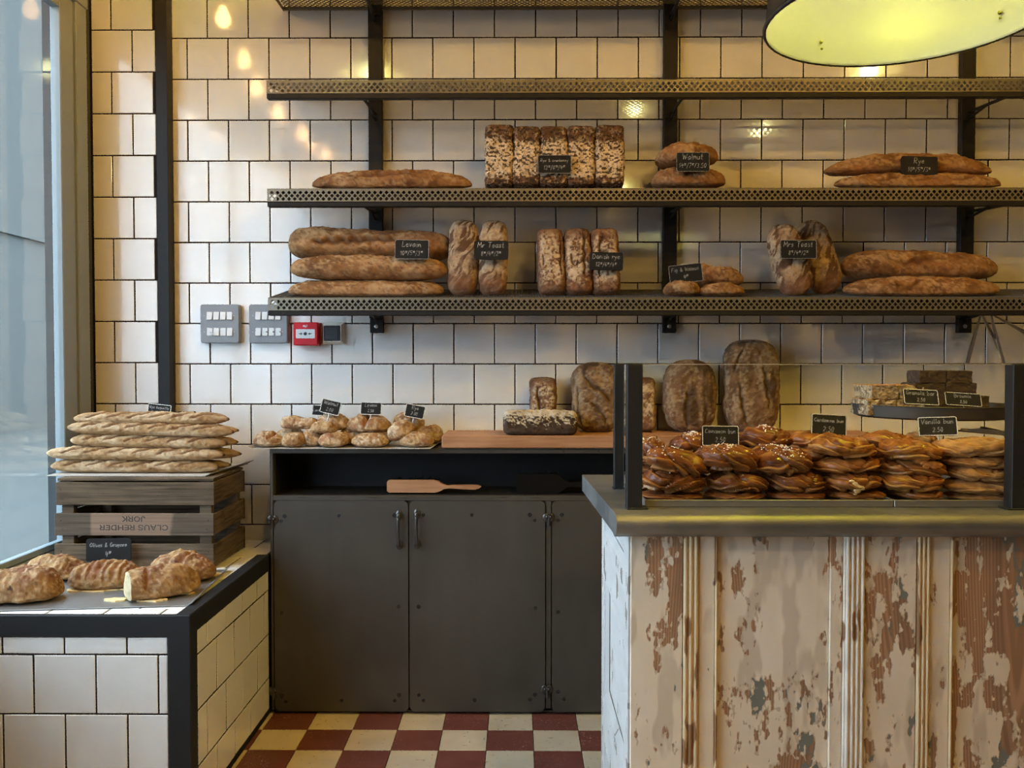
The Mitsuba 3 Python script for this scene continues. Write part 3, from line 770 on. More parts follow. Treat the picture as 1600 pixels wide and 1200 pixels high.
# ------------------------------------------------------------------ handwriting
GL = {
 'A': (.62, [[(0, 0), (.3, 1), (.6, 0)], [(.1, .38), (.5, .38)]]), 'B': (.58, [[(0, 0), (0, 1), (.35, 1), (.48, .8), (.35, .54), (0, .54)], [(.35, .54), (.52, .3), (.38, 0), (0, 0)]]),
 'C': (.6, [[(.55, .85), (.35, 1), (.1, .8), (0, .5), (.1, .15), (.35, 0), (.58, .15)]]), 'D': (.62, [[(0, 0), (.03, 1), (.35, .93), (.58, .6), (.5, .2), (.25, 0), (0, 0)]]),
 'F': (.55, [[(0, 0), (.03, 1), (.52, 1)], [(.02, .52), (.4, .54)]]), 'G': (.64, [[(.55, .85), (.35, 1), (.08, .75), (0, .45), (.12, .08), (.4, 0), (.6, .2), (.6, .45), (.38, .45)]]),
 'L': (.5, [[(.05, 1), (0, 0), (.45, .04)]]), 'M': (.72, [[(0, 0), (.08, 1), (.35, .35), (.6, 1), (.7, 0)]]), 'O': (.66, [[(.3, 1), (.05, .75), (.03, .3), (.28, 0), (.55, .22), (.58, .7), (.3, 1)]]),
 'R': (.58, [[(0, 0), (0, 1), (.35, 1), (.5, .78), (.36, .52), (0, .5), (.52, 0)]]), 'T': (.6, [[(0, 1), (.6, 1)], [(.3, 1), (.28, 0)]]), 'V': (.58, [[(0, 1), (.26, 0), (.56, 1)]]),
 'W': (.82, [[(0, 1), (.2, 0), (.4, .75), (.6, 0), (.82, 1)]]), 'a': (.48, [[(.4, .55), (.18, .6), (0, .3), (.12, 0), (.32, .12), (.4, .55), (.4, .1), (.48, 0)]]),
 'b': (.46, [[(0, 1), (0, 0), (.25, 0), (.42, .25), (.3, .55), (.02, .42)]]), 'c': (.42, [[(.4, .5), (.2, .6), (0, .3), (.15, 0), (.42, .1)]]), 'd': (.48, [[(.42, .5), (.2, .6), (0, .3), (.15, 0), (.38, .12), (.44, 1), (.42, 0)]]),
 'e': (.44, [[(.02, .3), (.38, .36), (.3, .58), (.1, .52), (0, .25), (.15, 0), (.42, .1)]]), 'g': (.48, [[(.4, .5), (.2, .6), (0, .35), (.15, .08), (.36, .2), (.4, .55), (.36, -.25), (.1, -.32)]]),
 'h': (.48, [[(0, 1), (0, 0), (.05, .4), (.25, .58), (.4, .4), (.42, 0)]]), 'i': (.16, [[(.05, .58), (.08, 0)], [(.07, .8), (.09, .84)]]), 'k': (.46, [[(0, 1), (0, 0)], [(.38, .6), (.03, .28), (.42, 0)]]),
 'l': (.16, [[(.05, 1), (.05, .1), (.14, 0)]]), 'm': (.72, [[(0, .58), (.02, 0), (.12, .5), (.26, .56), (.32, 0), (.42, .5), (.58, .55), (.64, 0)]]), 'n': (.46, [[(0, .58), (.02, 0), (.12, .48), (.3, .57), (.4, .35), (.42, 0)]]),
 'o': (.46, [[(.2, .6), (.02, .35), (.14, 0), (.36, .12), (.4, .42), (.2, .6)]]), 'p': (.46, [[(0, .55), (.0, -.35)], [(0, .45), (.25, .6), (.4, .35), (.25, .05), (0, .1)]]), 'q': (.5, [[(.4, .5), (.2, .6), (0, .3), (.15, 0), (.38, .15), (.4, .55), (.4, -.35)]]),
 'r': (.36, [[(0, .58), (.03, 0), (.08, .38), (.2, .55), (.34, .52)]]), 's': (.38, [[(.33, .52), (.15, .6), (.03, .45), (.3, .22), (.22, .02), (0, .06)]]), 't': (.36, [[(.15, .95), (.14, .1), (.3, 0)], [(0, .6), (.32, .62)]]),
 'u': (.46, [[(0, .58), (.04, .1), (.2, 0), (.38, .2), (.4, .58), (.44, 0)]]), 'v': (.42, [[(0, .58), (.18, 0), (.4, .6)]]), 'y': (.44, [[(0, .58), (.18, .1)], [(.4, .58), (.12, -.35), (0, -.3)]]), 'w': (.6, [[(0, .58), (.14, 0), (.28, .45), (.42, 0), (.6, .58)]]),
 '0': (.46, [[(.2, 1), (.02, .65), (.08, .1), (.28, 0), (.42, .4), (.36, .9), (.2, 1)]]), '1': (.24, [[(0, .75), (.15, 1), (.14, 0)]]), '2': (.48, [[(.03, .8), (.2, 1), (.4, .85), (.35, .5), (0, .03), (.46, .03)]]), '3': (.46, [[(.02, .9), (.25, 1), (.38, .78), (.18, .55), (.4, .35), (.3, .03), (0, .05)]]),
 '4': (.46, [[(.12, 1), (.03, .42), (.44, .44)], [(.36, .8), (.3, 0)]]), '5': (.46, [[(.42, 1), (.08, 1), (.05, .58), (.32, .6), (.42, .3), (.25, 0), (0, .06)]]), '6': (.44, [[(.35, 1), (.08, .6), (.02, .2), (.2, 0), (.4, .2), (.3, .48), (.06, .35)]]), '7': (.44, [[(0, 1), (.42, 1), (.16, 0)]]),
 '8': (.44, [[(.22, .55), (.05, .8), (.22, 1), (.38, .82), (.2, .55), (.02, .22), (.2, 0), (.4, .22), (.22, .55)]]), '/': (.36, [[(0, -.1), (.34, 1.05)]]), '&': (.6, [[(.58, .05), (.15, .7), (.2, .97), (.38, .85), (.05, .3), (.15, 0), (.35, .03), (.55, .4)]]), '.': (.16, [[(.06, .02), (.09, .05)]]), ' ': (.34, []),
 '^': (.42, [[(.08, 1), (0, .82), (.08, .68), (.16, .82), (.08, 1)], [(.3, 1), (.22, .82), (.3, .68), (.38, .82), (.3, 1)], [(0, .56), (.38, .57)]]),
}


def write(line, h, w, seed):
    """one handwritten line: polygon of its strokes, centred, about w wide at the most"""
    rnd = random.Random(seed); x, L = 0, []
    for ch in line:
        adv, strokes = GL[ch]
        j = rnd.uniform(-0.04, 0.04)
        for s in strokes:
            L.append([(x + a + 0.10 * b_ + rnd.uniform(-.015, .015), b_ + j) for a, b_ in s])
        x += adv + 0.17
    sc = min(h, w / max(x, 1e-6))
    return unary_union([LineString([((a - x / 2) * sc, b_ * sc) for a, b_ in s]).buffer(max(0.00055, 0.045 * sc), quad_segs=1) for s in L]), sc


def price_tag(px, lines, label, Y, roll=0.0, lean=8.0, turn=0.0, rim=True, group=None, pin=0.0, sub=0.8):
    """px: left, right, top, bottom of the slate in the photograph (before rolling); Y its distance"""
    x0, x1, yt, yb = px
    c = at((x0 + x1) / 2, (yt + yb) / 2, Y)
    w = float(at(x1, (yt + yb) / 2, Y)[0] - at(x0, (yt + yb) / 2, Y)[0]); h = float(at(x0, yt, Y)[2] - at(x0, yb, Y)[2])
    k = thing('price_tag', label, 'price tag', group)
    R = rot('z', turn) @ rot('x', -lean) @ rot('y', roll)
    def place(m): m.vertices = np.array(m.vertices) @ R.T + c; return m
    r = min(w, h) * 0.10
    board_ = rrect(-w / 2, w / 2, -h / 2, h / 2, r, 3)
    put(k, 'slate', place(xz(board_, 0, 0.004)), 'chalkboard')
    if rim:
        ring = board_.difference(board_.buffer(-min(w, h) * 0.048)) if rim is True else board_.difference(board_.buffer(-min(w, h) * 0.022))
        put(k, 'painted_rim', place(xz(ring, -0.0006, 0.0002)), 'tag_rim' if rim is True else 'chalk')
    hh = h * 0.72 / max(1.7, len(lines) * 1.25)
    g = []
    for i, ln in enumerate(lines):
        p, sc = write(ln, hh * (1.0 if i == 0 else sub), w * 0.84, hash_(label) + i)
        yc = h * 0.10 if len(lines) > 1 else -hh * 0.4
        g.append(affinity.translate(p, 0, (h * 0.13 if i == 0 else -h * 0.30) if len(lines) > 1 else -hh * 0.3))
    if g: put(k, 'chalk_writing', place(xz(unary_union(g), -0.0005, 0.0001)), 'chalk')
    if pin:
        put(k, 'pin', place(tube([(0, 0.003, -h * 0.45), (0, 0.004, -h / 2 - pin)], 0.0016, 6)), 'dull_steel')
    return k


def hash_(s):
    return sum(ord(c) * (i + 3) for i, c in enumerate(s)) % 9973

# ------------------------------------------------------------------ bread
def ss(a, b_, x):
    t = np.clip((x - a) / (b_ - a), 0, 1); return t * t * (3 - 2 * t)


def lp(a, b_, t):
    a, b_ = np.asarray(a, float), np.asarray(b_, float); return a + (b_ - a) * np.asarray(t)[:, None]


def fb(V, f, seed, o=3):
    f = np.asarray(f, float) * np.ones(3)
    return meshkit.fbm(V * f + np.array([3.1, 7.7, 1.3]) * (seed % 97) + 11.0, o, seed % 50)


FLOUR, TAN, BROWN, DARK = (0.66, 0.53, 0.38), (0.235, 0.112, 0.038), (0.115, 0.046, 0.015), (0.035, 0.016, 0.008)


def col_levain(V, N, t, lat, g, sd):
    a, b_, c = fb(V, 13, sd, 3), fb(V, 60, sd + 1, 3), fb(V, (30, 38, 38), sd + 2, 3)
    C = lp(BROWN, TAN, ss(0.32, 0.60, 0.6 * a + 0.4 * b_))
    C = C + (np.array((0.33, 0.15, 0.06)) - C) * (ss(0.52, 0.64, fb(V, 11, sd + 8, 2)) * 0.5)[:, None]
    C = C + (np.array(DARK) - C) * (ss(0.60, 0.74, c) * 0.42)[:, None]
    fl = ss(0.44, 0.62, 0.55 * fb(V, 20, sd + 5, 3) + 0.45 * fb(V, 120, sd + 6, 2)) * (0.45 + 0.40 * np.clip(N[:, 2] + 0.4, 0, 1))
    C = C + (np.array((0.43, 0.275, 0.135)) - C) * fl[:, None]
    w = np.abs(fb(V, (16, 26, 26), sd + 11, 3) - 0.5)
    C = C + (np.array((0.09, 0.040, 0.016)) - C) * ((1 - ss(0.004, 0.016, w)) * ss(0.45, 0.6, fb(V, 12, sd + 12, 2)) * 0.6)[:, None]
    return C + (np.array((0.13, 0.055, 0.022)) - C) * (np.clip(g, 0, 1) * 0.9)[:, None]


def col_baguette(V, N, t, lat, g, sd):
    a, b_ = fb(V, (14, 30, 30), sd, 3), fb(V, 95, sd + 1, 3)
    C = lp((0.24, 0.13, 0.052), (0.39, 0.245, 0.115), ss(0.3, 0.6, 0.5 * a + 0.5 * b_))
    C = C + (np.array((0.54, 0.40, 0.245)) - C) * (ss(0.42, 0.64, fb(V, (9, 40, 40), sd + 2, 3)) * 0.75)[:, None]
    C = C + (np.array((0.15, 0.066, 0.024)) - C) * np.clip(g * 1.1, 0, 1)[:, None]
    tip = ss(0.968, 0.988, np.abs(t))
    return C + (np.array((0.045, 0.025, 0.015)) - C) * (tip * 0.92)[:, None]


def col_ciabatta(V, N, t, lat, g, sd):
    a, b_ = fb(V, 24, sd, 3), fb(V, 110, sd + 1, 3)
    C = lp((0.23, 0.11, 0.042), (0.43, 0.265, 0.12), ss(0.3, 0.62, 0.5 * a + 0.5 * b_))
    C = C + (np.array((0.60, 0.48, 0.34)) - C) * (ss(0.45, 0.64, 0.5 * fb(V, 30, sd + 3, 3) + 0.5 * fb(V, 160, sd + 4, 2)) * 0.72)[:, None]
    C = C + (np.array((0.26, 0.105, 0.05)) - C) * (ss(0.60, 0.70, fb(V, 28, sd + 7, 3)) * 0.7)[:, None]
    return C + (np.array((0.36, 0.17, 0.08)) - C) * np.clip(g * 0.9, 0, 1)[:, None]


def col_olive(V, N, t, lat, g, sd):
    a, b_ = fb(V, 22, sd, 3), fb(V, 100, sd + 1, 3)
    C = lp((0.18, 0.085, 0.028), (0.36, 0.205, 0.080), ss(0.3, 0.62, 0.5 * a + 0.5 * b_))
    C = C + (np.array((0.18, 0.072, 0.036)) - C) * (ss(0.44, 0.64, fb(V, (30, 16, 16), sd + 3, 3)) * np.clip(0.25 + N[:, 2], 0, 1) * 0.85)[:, None]
    C = C + (np.array((0.48, 0.35, 0.20)) - C) * (ss(0.5, 0.66, fb(V, 130, sd + 4, 2)) * 0.5)[:, None]
    C = C + (np.array((0.05, 0.025, 0.02)) - C) * (ss(0.79, 0.83, fb(V, 48, sd + 9, 2)))[:, None]
    return C + (np.array((0.22, 0.09, 0.04)) - C) * np.clip(g * 0.8, 0, 1)[:, None]


def col_speckled(V, N, t, lat, g, sd):
    """rye and cranberry: thick flour broken by dark specks, bare dark ends"""
    top = ss(0.30, 0.55, t + 0.5 * (fb(V, 22, sd, 3) - 0.5)); bot = ss(0.62, 0.84, -t + 0.4 * (fb(V, 30, sd + 1, 3) - 0.5))
    n = 0.40 * fb(V, 60, sd + 2, 3) + 0.60 * fb(V, (170, 230, 170), sd + 3, 2)
    m = ss(0.30, 0.46, n - 0.26 * top - 0.26 * bot + 0.05)
    base = lp((0.045, 0.026, 0.015), (0.16, 0.075, 0.035), fb(V, 70, sd + 4, 2))
    flour = lp((0.50, 0.36, 0.22), (0.78, 0.63, 0.44), fb(V, 40, sd + 5, 2)) * (1 - 0.55 * top)[:, None]
    C = base + (flour - base) * (m * (1 - 0.35 * bot))[:, None]
    return C * (1 - 0.55 * np.clip(g, 0, 1))[:, None]


def col_cutrye(V, N, t, lat, g, sd):
    n = 0.4 * fb(V, 60, sd + 2, 3) + 0.6 * fb(V, 200, sd + 3, 2)
    h = (V[:, 2] - V[:, 2].min()) / np.ptp(V[:, 2])
    m = ss(0.40, 0.50, n + 0.55 * (h - 0.78))
    base = lp((0.022, 0.013, 0.009), (0.075, 0.042, 0.024), fb(V, 90, sd + 4, 2))
    return base + (lp((0.40, 0.32, 0.22), (0.62, 0.53, 0.40), fb(V, 60, sd + 5, 2)) - base) * m[:, None]


def col_danish(V, N, t, lat, g, sd):
    """dark rye: floury skin with a few long cracks and red-brown ends"""
    r = np.abs(fb(V, (18, 34, 34), sd, 3) - 0.5)
    crack = (1 - ss(0.006, 0.020, r)) * ss(0.4, 0.55, fb(V, 20, sd + 9, 2))
    m = ss(0.38, 0.60, 0.5 * fb(V, 40, sd + 2, 3) + 0.5 * fb(V, 170, sd + 3, 2)) * (1 - ss(0.48, 0.85, np.abs(t) + 0.5 * (fb(V, 40, sd + 6, 3) - 0.5)) * 0.85)
    yy = np.abs(V[:, 1]) / (np.abs(V[:, 1]).max() + 1e-9)
    side = ss(0.62, 1.0, yy + 0.35 * (fb(V, 30, sd + 13, 2) - 0.5))
    base = lp((0.06, 0.03, 0.016), (0.22, 0.09, 0.04), fb(V, 50, sd + 4, 2))
    C = base + (lp((0.42, 0.31, 0.19), (0.66, 0.53, 0.37), fb(V, 45, sd + 5, 2)) - base) * (m * (1 - 0.9 * side))[:, None]
    C = C + (np.array((0.03, 0.018, 0.012)) - C) * (crack * 0.9)[:, None]
    return C + (np.array((0.05, 0.025, 0.015)) - C) * np.clip(g, 0, 1)[:, None]


def col_toast(V, N, t, lat, g, sd):
    """tin loaf: floury with slanting brown tears"""
    w = V[:, 0] * 0.55 + V[:, 1] * 0.9 + 0.035 * (fb(V, 18, sd, 2) - 0.5)
    q = np.stack([w * 1.0, V[:, 0] * 0.25, V[:, 2] * 0.2], 1)
    r = fb(q, 95, sd + 1, 3)
    tear = ss(0.49, 0.55, r) * ss(0.30, 0.46, fb(V, 26, sd + 3, 2))
    low = ss(0.42, 0.78, -t + 0.4 * (fb(V, 30, sd + 4, 3) - 0.5))
    C = lp((0.26, 0.175, 0.10), (0.45, 0.335, 0.215), ss(0.3, 0.65, 0.5 * fb(V, 40, sd + 5, 3) + 0.5 * fb(V, 140, sd + 6, 2)))
    C = C + (np.array((0.075, 0.030, 0.012)) - C) * (tear * 0.9)[:, None]
    C = C + (lp((0.12, 0.042, 0.02), (0.28, 0.14, 0.07), fb(V, 60, sd + 8, 3)) - C) * (low * 0.8)[:, None]
    return C + (np.array((0.20, 0.085, 0.035)) - C) * np.clip(g, 0, 1)[:, None]


def col_country(V, N, t, lat, g, sd):
    """big dark loaves: grey flour streaks running down the length"""
    r = fb(V, (9, 30, 30), sd, 3); e = fb(V, (30, 70, 70), sd + 1, 3)
    C = lp((0.10, 0.050, 0.024), (0.19, 0.105, 0.052), ss(0.3, 0.65, 0.5 * r + 0.5 * e))
    C = C + (np.array((0.34, 0.255, 0.16)) - C) * (ss(0.46, 0.62, 0.5 * fb(V, (14, 36, 36), sd + 2, 3) + 0.5 * fb(V, 130, sd + 3, 2)) * 0.62)[:, None]
    C = C + (np.array((0.045, 0.024, 0.012)) - C) * (ss(0.58, 0.66, fb(V, (7, 30, 30), sd + 4, 3)) * 0.8)[:, None]
    return C + (np.array((0.05, 0.027, 0.014)) - C) * np.clip(g, 0, 1)[:, None]


STYLE = {'levain': col_levain, 'baguette': col_baguette, 'ciabatta': col_ciabatta, 'olive': col_olive, 'speckled': col_speckled, 'danish': col_danish, 'cutrye': col_cutrye, 'toast': col_toast, 'country': col_country}


def loaf(L, W, H, style, seed, p=2.6, q=2.0, ex=2.2, flat=0.32, slashes=(), lump=0.045, bump=0.012, fine=0.004, nu=110, nv=72, bend=0.0, taper=0.0, cut=None, edge=0.0):
    """length along x, crust up; rests on z = 0. slashes: (x0, lat0, x1, lat1, width, depth, ear) with x in half lengths, lat in quarter turns from the top (-1 = the -y side)"""
    td = np.sin(np.pi / 2 * np.linspace(-1, 1, 6001)); pd = np.clip(1 - np.abs(td) ** p, 0, 1) ** (1 / q)
    sd_ = np.concatenate([[0], np.cumsum(np.hypot(np.diff(td) * L / 2, np.diff(pd) * 0.35 * (W + H) / 2))])
    t = np.interp(np.linspace(0, sd_[-1], nu), sd_, td); t[0], t[-1] = -1, 1
    prof = np.clip(1 - np.abs(t) ** p, 0, 1) ** (1 / q) * (1 + taper * t)
    sg = lambda v: np.sign(v) * np.abs(v) ** (2 / ex)
    ad = np.linspace(0, 2 * np.pi, 8001); sa_ = np.concatenate([[0], np.cumsum(np.hypot(np.diff(sg(np.cos(ad))) * W / 2, np.diff(sg(np.sin(ad))) * H / 2))])
    a = np.interp(np.linspace(0, sa_[-1], nv + 1)[:-1], sa_, ad)
    Cc, Sc = sg(np.cos(a)), sg(np.sin(a))
    tt, aa = np.meshgrid(t, a, indexing='ij')
    x = tt * L / 2
    y = W / 2 * prof[:, None] * Cc[None]
    z = np.where(Sc[None] > 0, H * (1 - flat) * prof[:, None] * Sc[None], H * flat * prof[:, None] * Sc[None])
    V = np.stack([x, y, z], -1).reshape(-1, 3)
    i, j = np.meshgrid(np.arange(nu - 1), np.arange(nv), indexing='ij'); j2 = (j + 1) % nv
    Fq = np.stack([i * nv + j, (i + 1) * nv + j, (i + 1) * nv + j2, i * nv + j2], -1).reshape(-1, 4)
    Ft = np.vstack([Fq[:, [0, 2, 1]], Fq[:, [0, 3, 2]]])
    N = np.array(trimesh.Trimesh(V, Ft, process=False).vertex_normals)
    if (N * V).sum() < 0: N = -N; Ft = Ft[:, ::-1]
    ang = np.angle(np.exp(1j * (np.pi / 2 - aa.ravel())))      # 0 at the top, + towards +y
    lat = ang / (np.pi / 2); tf = tt.ravel()
    g = np.zeros(len(V)); dsp = np.zeros(len(V))
    lx, ly = tf * L / 2, lat * W * 0.6
    for (x0, l0, x1, l1, wd, dp, ear) in slashes:
        A_, B_ = np.array([x0 * L / 2, l0 * W * 0.6]), np.array([x1 * L / 2, l1 * W * 0.6]); d = B_ - A_; ll = np.linalg.norm(d); d = d / ll; n_ = np.array([-d[1], d[0]])
        wob = 0.35 * wd * np.sin(lx * 140 + seed) + 0.5 * wd * (fb(V, 60, seed + 3, 2) - 0.5) * 2
        u = (lx - A_[0]) * d[0] + (ly - A_[1]) * d[1]; v = (lx - A_[0]) * n_[0] + (ly - A_[1]) * n_[1] + wob
        w_ = wd * np.clip(1 - (2 * u / ll - 1) ** 2, 0, 1) ** 0.5 + 1e-6
        gg = np.exp(-(v / w_) ** 2) * ss(-0.02, 0.12, u / ll) * (1 - ss(0.88, 1.02, u / ll))
        er = np.exp(-((v - 1.7 * w_) / (0.8 * w_)) ** 2) * ss(0.0, 0.25, u / ll) * (1 - ss(0.75, 1.0, u / ll))
        g = np.maximum(g, gg); dsp += -dp * gg + ear * er
    rn = lambda f, sd, o=3: (fb(V, f, sd, o) - 0.5) * 2
    end = (1 - np.abs(tf) ** 8)
    dsp += (lump * H * rn(1.1 / max(H, 0.03), seed) + bump * rn(30, seed + 1) * 0.5 + fine * rn(110, seed + 2)) * end
    up = np.clip((V[:, 2] / (H * flat) + 1) * 1.2, 0.12, 1)
    C = STYLE[style](V, N, tf, lat, g, seed)
    V = V + N * (dsp * up)[:, None]
    if edge: V[:, 2] += edge * np.sin(V[:, 0] / L * 9 + seed) * 0
    V[:, 2] += bend * ((2 * V[:, 0] / L) ** 2 - 0.33)
    if cut is not None:                        # a sliced end: flatten beyond x = cut
        far = V[:, 0] < cut; C[far] = lp((0.38, 0.29, 0.155), (0.52, 0.42, 0.25), fb(V[far], 120, seed + 8, 3)); V[far, 0] = cut + 0.15 * (V[far, 0] - cut) + 0.002 * rn(90, seed + 5)[far]
    V[:, 2] -= V[:, 2].min() if not bend else np.percentile(V[:, 2], 2)
    return V, Ft, C


def bread(name, label, VFC, M, c, group=None, cat='bread', mat='crust'):
    V, Fc, C = VFC
    k = thing(name, label, cat, group)
    single(k, trimesh.Trimesh(V @ M.T + np.asarray(c), Fc, process=False), 'crust_rye' if 'rye_tin' in name else mat, smooth=True, color=np.clip(C, 0.004, 0.95)); return k


def lying(name, label, px, Y, W, style, seed, zb=None, roll=0.0, turn=0.0, tip=0.0, group=None, cat='bread', Hadd=0.0, **kw):
    x0, x1, yt, yb = px; ym = (yt + yb) / 2
    A_, B_ = at(x0, ym, Y), at(x1, ym, Y)
    zt = float(at((x0 + x1) / 2, yt, Y)[2]); z0 = float(at((x0 + x1) / 2, yb, Y)[2]) if zb is None else zb
    L = float(B_[0] - A_[0]) / math.cos(math.radians(turn)) if abs(turn) < 50 else float(B_[0] - A_[0])
    return bread(name, label, loaf(L, W, zt - z0 + Hadd, style, seed, **kw), rot('z', turn) @ rot('y', roll) @ rot('x', tip), ((A_[0] + B_[0]) / 2, Y, z0), group, cat)


UPR = np.array([[0, -1, 0], [0, 0, -1], [1, 0, 0]], float)


def upright(name, label, px, Y, thick, style, seed, zb, lean=9.0, roll=0.0, group=None, **kw):
    """px: left, right, top; Y: its front at the foot; zb: where it stands"""
    x0, x1, yt = px
    Yt = Y + thick * 0.5
    A_, B_ = at(x0, yt + 60, Yt), at(x1, yt + 60, Yt); zt = float(at((x0 + x1) / 2, yt, Yt + 0.02)[2])
    Lc = (zt - zb) / math.cos(math.radians(lean)) / math.cos(math.radians(roll)); W = float(B_[0] - A_[0])
    V, Fc, C = loaf(Lc, W, thick, style, seed, **kw)
    V = V.copy(); V[:, 0] += Lc / 2
    V = V @ UPR.T; V[:, 1] += thick              # foot: front at y = 0, back at y = thick
    R = rot('y', roll) @ rot('x', -lean)
    V = V @ R.T
    V[:, 2] -= V[:, 2].min()
    mid = V[:, 0][np.abs(V[:, 2] - 0.5 * Lc) < 0.02].mean()
    return bread(name, label, (V, Fc, C), np.eye(3), ((A_[0] + B_[0]) / 2 - mid, Y, zb), group)


lo, mi_, hi = SHELF['low'], SHELF['mid'], SHELF['high']
# ---- middle shelf
lying('sourdough_baton', 'single long brown loaf lying alone on the shelf, left of the rye loaves', (488, 738, 267, 300), 2.985, 0.115, 'levain', 11, zb=mi_(2.955), tip=10, flat=0.25, p=3.0,
      slashes=[(-0.45, -0.62, 0.42, -0.30, 0.0055, 0.010, 0.007)], group=None)
tops = (201, 204, 204, 203, 202); xs = (757, 800.5, 842, 885, 928, 973)
which = ('leftmost of the five upright floury rye loaves', 'second from the left of the five upright floury rye loaves', 'middle one of the five upright floury rye loaves, behind the slate', 'second from the right of the five upright floury rye loaves', 'rightmost of the five upright floury rye loaves')
for i in range(5):
    upright('rye_tin_loaf', which[i] if i == 2 else which[i] + ' on the middle shelf', (xs[i] + 1, xs[i + 1] + 1, tops[i]), 2.925, 0.095, 'speckled', 31 + 7 * i, mi_(2.95), lean=8, roll=(-0.3, 0.4, 0.5, 0.6, 1.2)[i], group='rye and cranberry loaves',
            p=26, q=3.4, ex=6, flat=0.5, lump=0.02, bump=0.010, fine=0.006, nu=120, nv=120)
lying('walnut_loaf', 'lower of two stacked round walnut loaves on the middle shelf', (1017, 1132, 261, 301), 2.985, 0.20, 'levain', 61, zb=mi_(2.955), tip=8, flat=0.3, p=2.4, group=None, slashes=[(-0.3, -0.9, 0.2, -0.2, 0.007, 0.006, 0.003)])
lying('walnut_loaf', 'upper of two stacked round walnut loaves, behind the slate sign', (1024, 1122, 226, 263), 2.99, 0.18, 'levain', 67, flat=0.35, roll=-2, p=2.4, slashes=[(-0.75, -0.35, 0.7, -0.1, 0.008, 0.010, 0.006)])
lying('long_rye_loaf', 'lower of two long rye loaves at the right of the middle shelf', (1303, 1562, 271, 302), 2.975, 0.125, 'levain', 71, zb=mi_(2.945), tip=9, flat=0.28, p=3.2, slashes=[(-0.6, -0.8, -0.25, -0.5, 0.006, 0.007, 0.004), (-0.15, -0.85, 0.2, -0.55, 0.005, 0.006, 0.004), (0.3, -0.8, 0.6, -0.55, 0.006, 0.007, 0.004)])
lying('long_rye_loaf', 'upper of two long rye loaves, its left end drooping', (1287, 1549, 243, 274), 3.0, 0.105, 'levain', 73, flat=0.4, bend=-0.022, p=3.0, roll=0, lump=0.07, slashes=[(0.3, -0.5, 0.75, -0.2, 0.008, 0.008, 0.006)])
# ---- low shelf
lying('levain_loaf', 'bottom one of three long levain loaves stacked on the lowest shelf', (452, 694, 438, 472), 2.975, 0.125, 'levain', 81, zb=lo(2.945), tip=9, p=5.0, q=2.3, flat=0.3)
lying('levain_loaf', 'middle one of three long levain loaves stacked on the lowest shelf', (454, 699, 400, 439), 2.97, 0.115, 'levain', 83, p=4.5, q=2.2, flat=0.42, lump=0.05, roll=0.6)
lying('levain_loaf', 'top one of three long levain loaves, large and split along its side', (452, 706, 360, 409), 3.06, 0.14, 'levain', 87, p=9.0, q=2.4, flat=0.46, lump=0.06, roll=1.5, taper=-0.08, slashes=[(-0.72, -1.02, 0.45, -0.78, 0.009, 0.016, 0.010), (0.0, -0.6, 0.5, -0.3, 0.004, 0.004, 0.003)])
upright('tin_loaf', 'left one of two upright floury toast loaves beside the levain stack', (701, 746, 345), 2.925, 0.10, 'toast', 91, lo(2.95), lean=9, roll=1.5, p=7, q=2.6, ex=3.2, flat=0.5, nu=120, nv=100, bump=0.01)
upright('tin_loaf', 'right one of two upright floury toast loaves, behind the slate sign', (748, 793, 346), 2.925, 0.10, 'toast', 97, lo(2.95), lean=9, roll=0.6, p=7, q=2.6, ex=3.2, flat=0.5, nu=120, nv=100, bump=0.01)
for i, (a, c, tp, rl, lab) in enumerate(((840, 882, 361, -2.5, 'leftmost of three upright cracked Danish rye loaves'), (882, 924, 360, -2.2, 'middle one of three upright cracked Danish rye loaves'), (924, 967, 360, -2.0, 'rightmost of three upright cracked Danish rye loaves, behind the slate sign'))):
    upright('danish_rye_loaf', lab, (a, c, tp), 2.925, 0.095, 'danish', 101 + 5 * i, lo(2.95), lean=9, roll=rl, p=14, q=3.0, ex=4.0, flat=0.5, nu=140, nv=120, bump=0.008, fine=0.004,
            slashes=[(-0.55, (-0.32, -0.12, 0.15)[i], 0.78, (-0.42, -0.2, 0.05)[i], 0.0042, 0.009, 0.001), (-0.2, (0.2, 0.1, -0.2)[i], 0.2, (0.28, 0.2, -0.12)[i], 0.0036, 0.006, 0.001)])
lying('fig_bun', 'front left round fig and walnut bun below the tilted slate', (1036, 1093, 437, 471), 2.945, 0.10, 'levain', 121, zb=lo(2.925), flat=0.3, p=2.4, ex=2.3, nu=70, nv=56)
lying('fig_bun', 'front right fig and walnut bun in the small pile', (1092, 1163, 442, 471), 2.94, 0.10, 'levain', 123, zb=lo(2.925), flat=0.3, p=2.4, ex=2.3, nu=70, nv=56)
lying('fig_bun', 'dark fig and walnut bun lying on top of the small pile', (1092, 1160, 417, 449), 3.01, 0.10, 'levain', 125, flat=0.4, p=2.2, roll=4, nu=70, nv=56)
lying('fig_bun', 'rearmost fig and walnut bun, half hidden by the tilted slate', (1060, 1124, 412, 452), 3.08, 0.11, 'levain', 127, zb=lo(3.06), flat=0.4, p=2.2, nu=70, nv=56)
upright('tin_loaf', 'right one of two leaning toast loaves, darker and tucked behind', (1254, 1309, 345), 2.985, 0.095, 'toast', 133, lo(3.0), lean=12, roll=-13, p=4, q=2.2, ex=2.5, flat=0.5, nu=120, nv=90, bump=0.012)
upright('tin_loaf', 'left one of two leaning toast loaves, behind the slate sign', (1208, 1263, 350), 2.905, 0.085, 'toast', 137, lo(2.93), lean=11, roll=-11.5, p=4, q=2.2, ex=2.6, flat=0.5, nu=120, nv=90, bump=0.012)
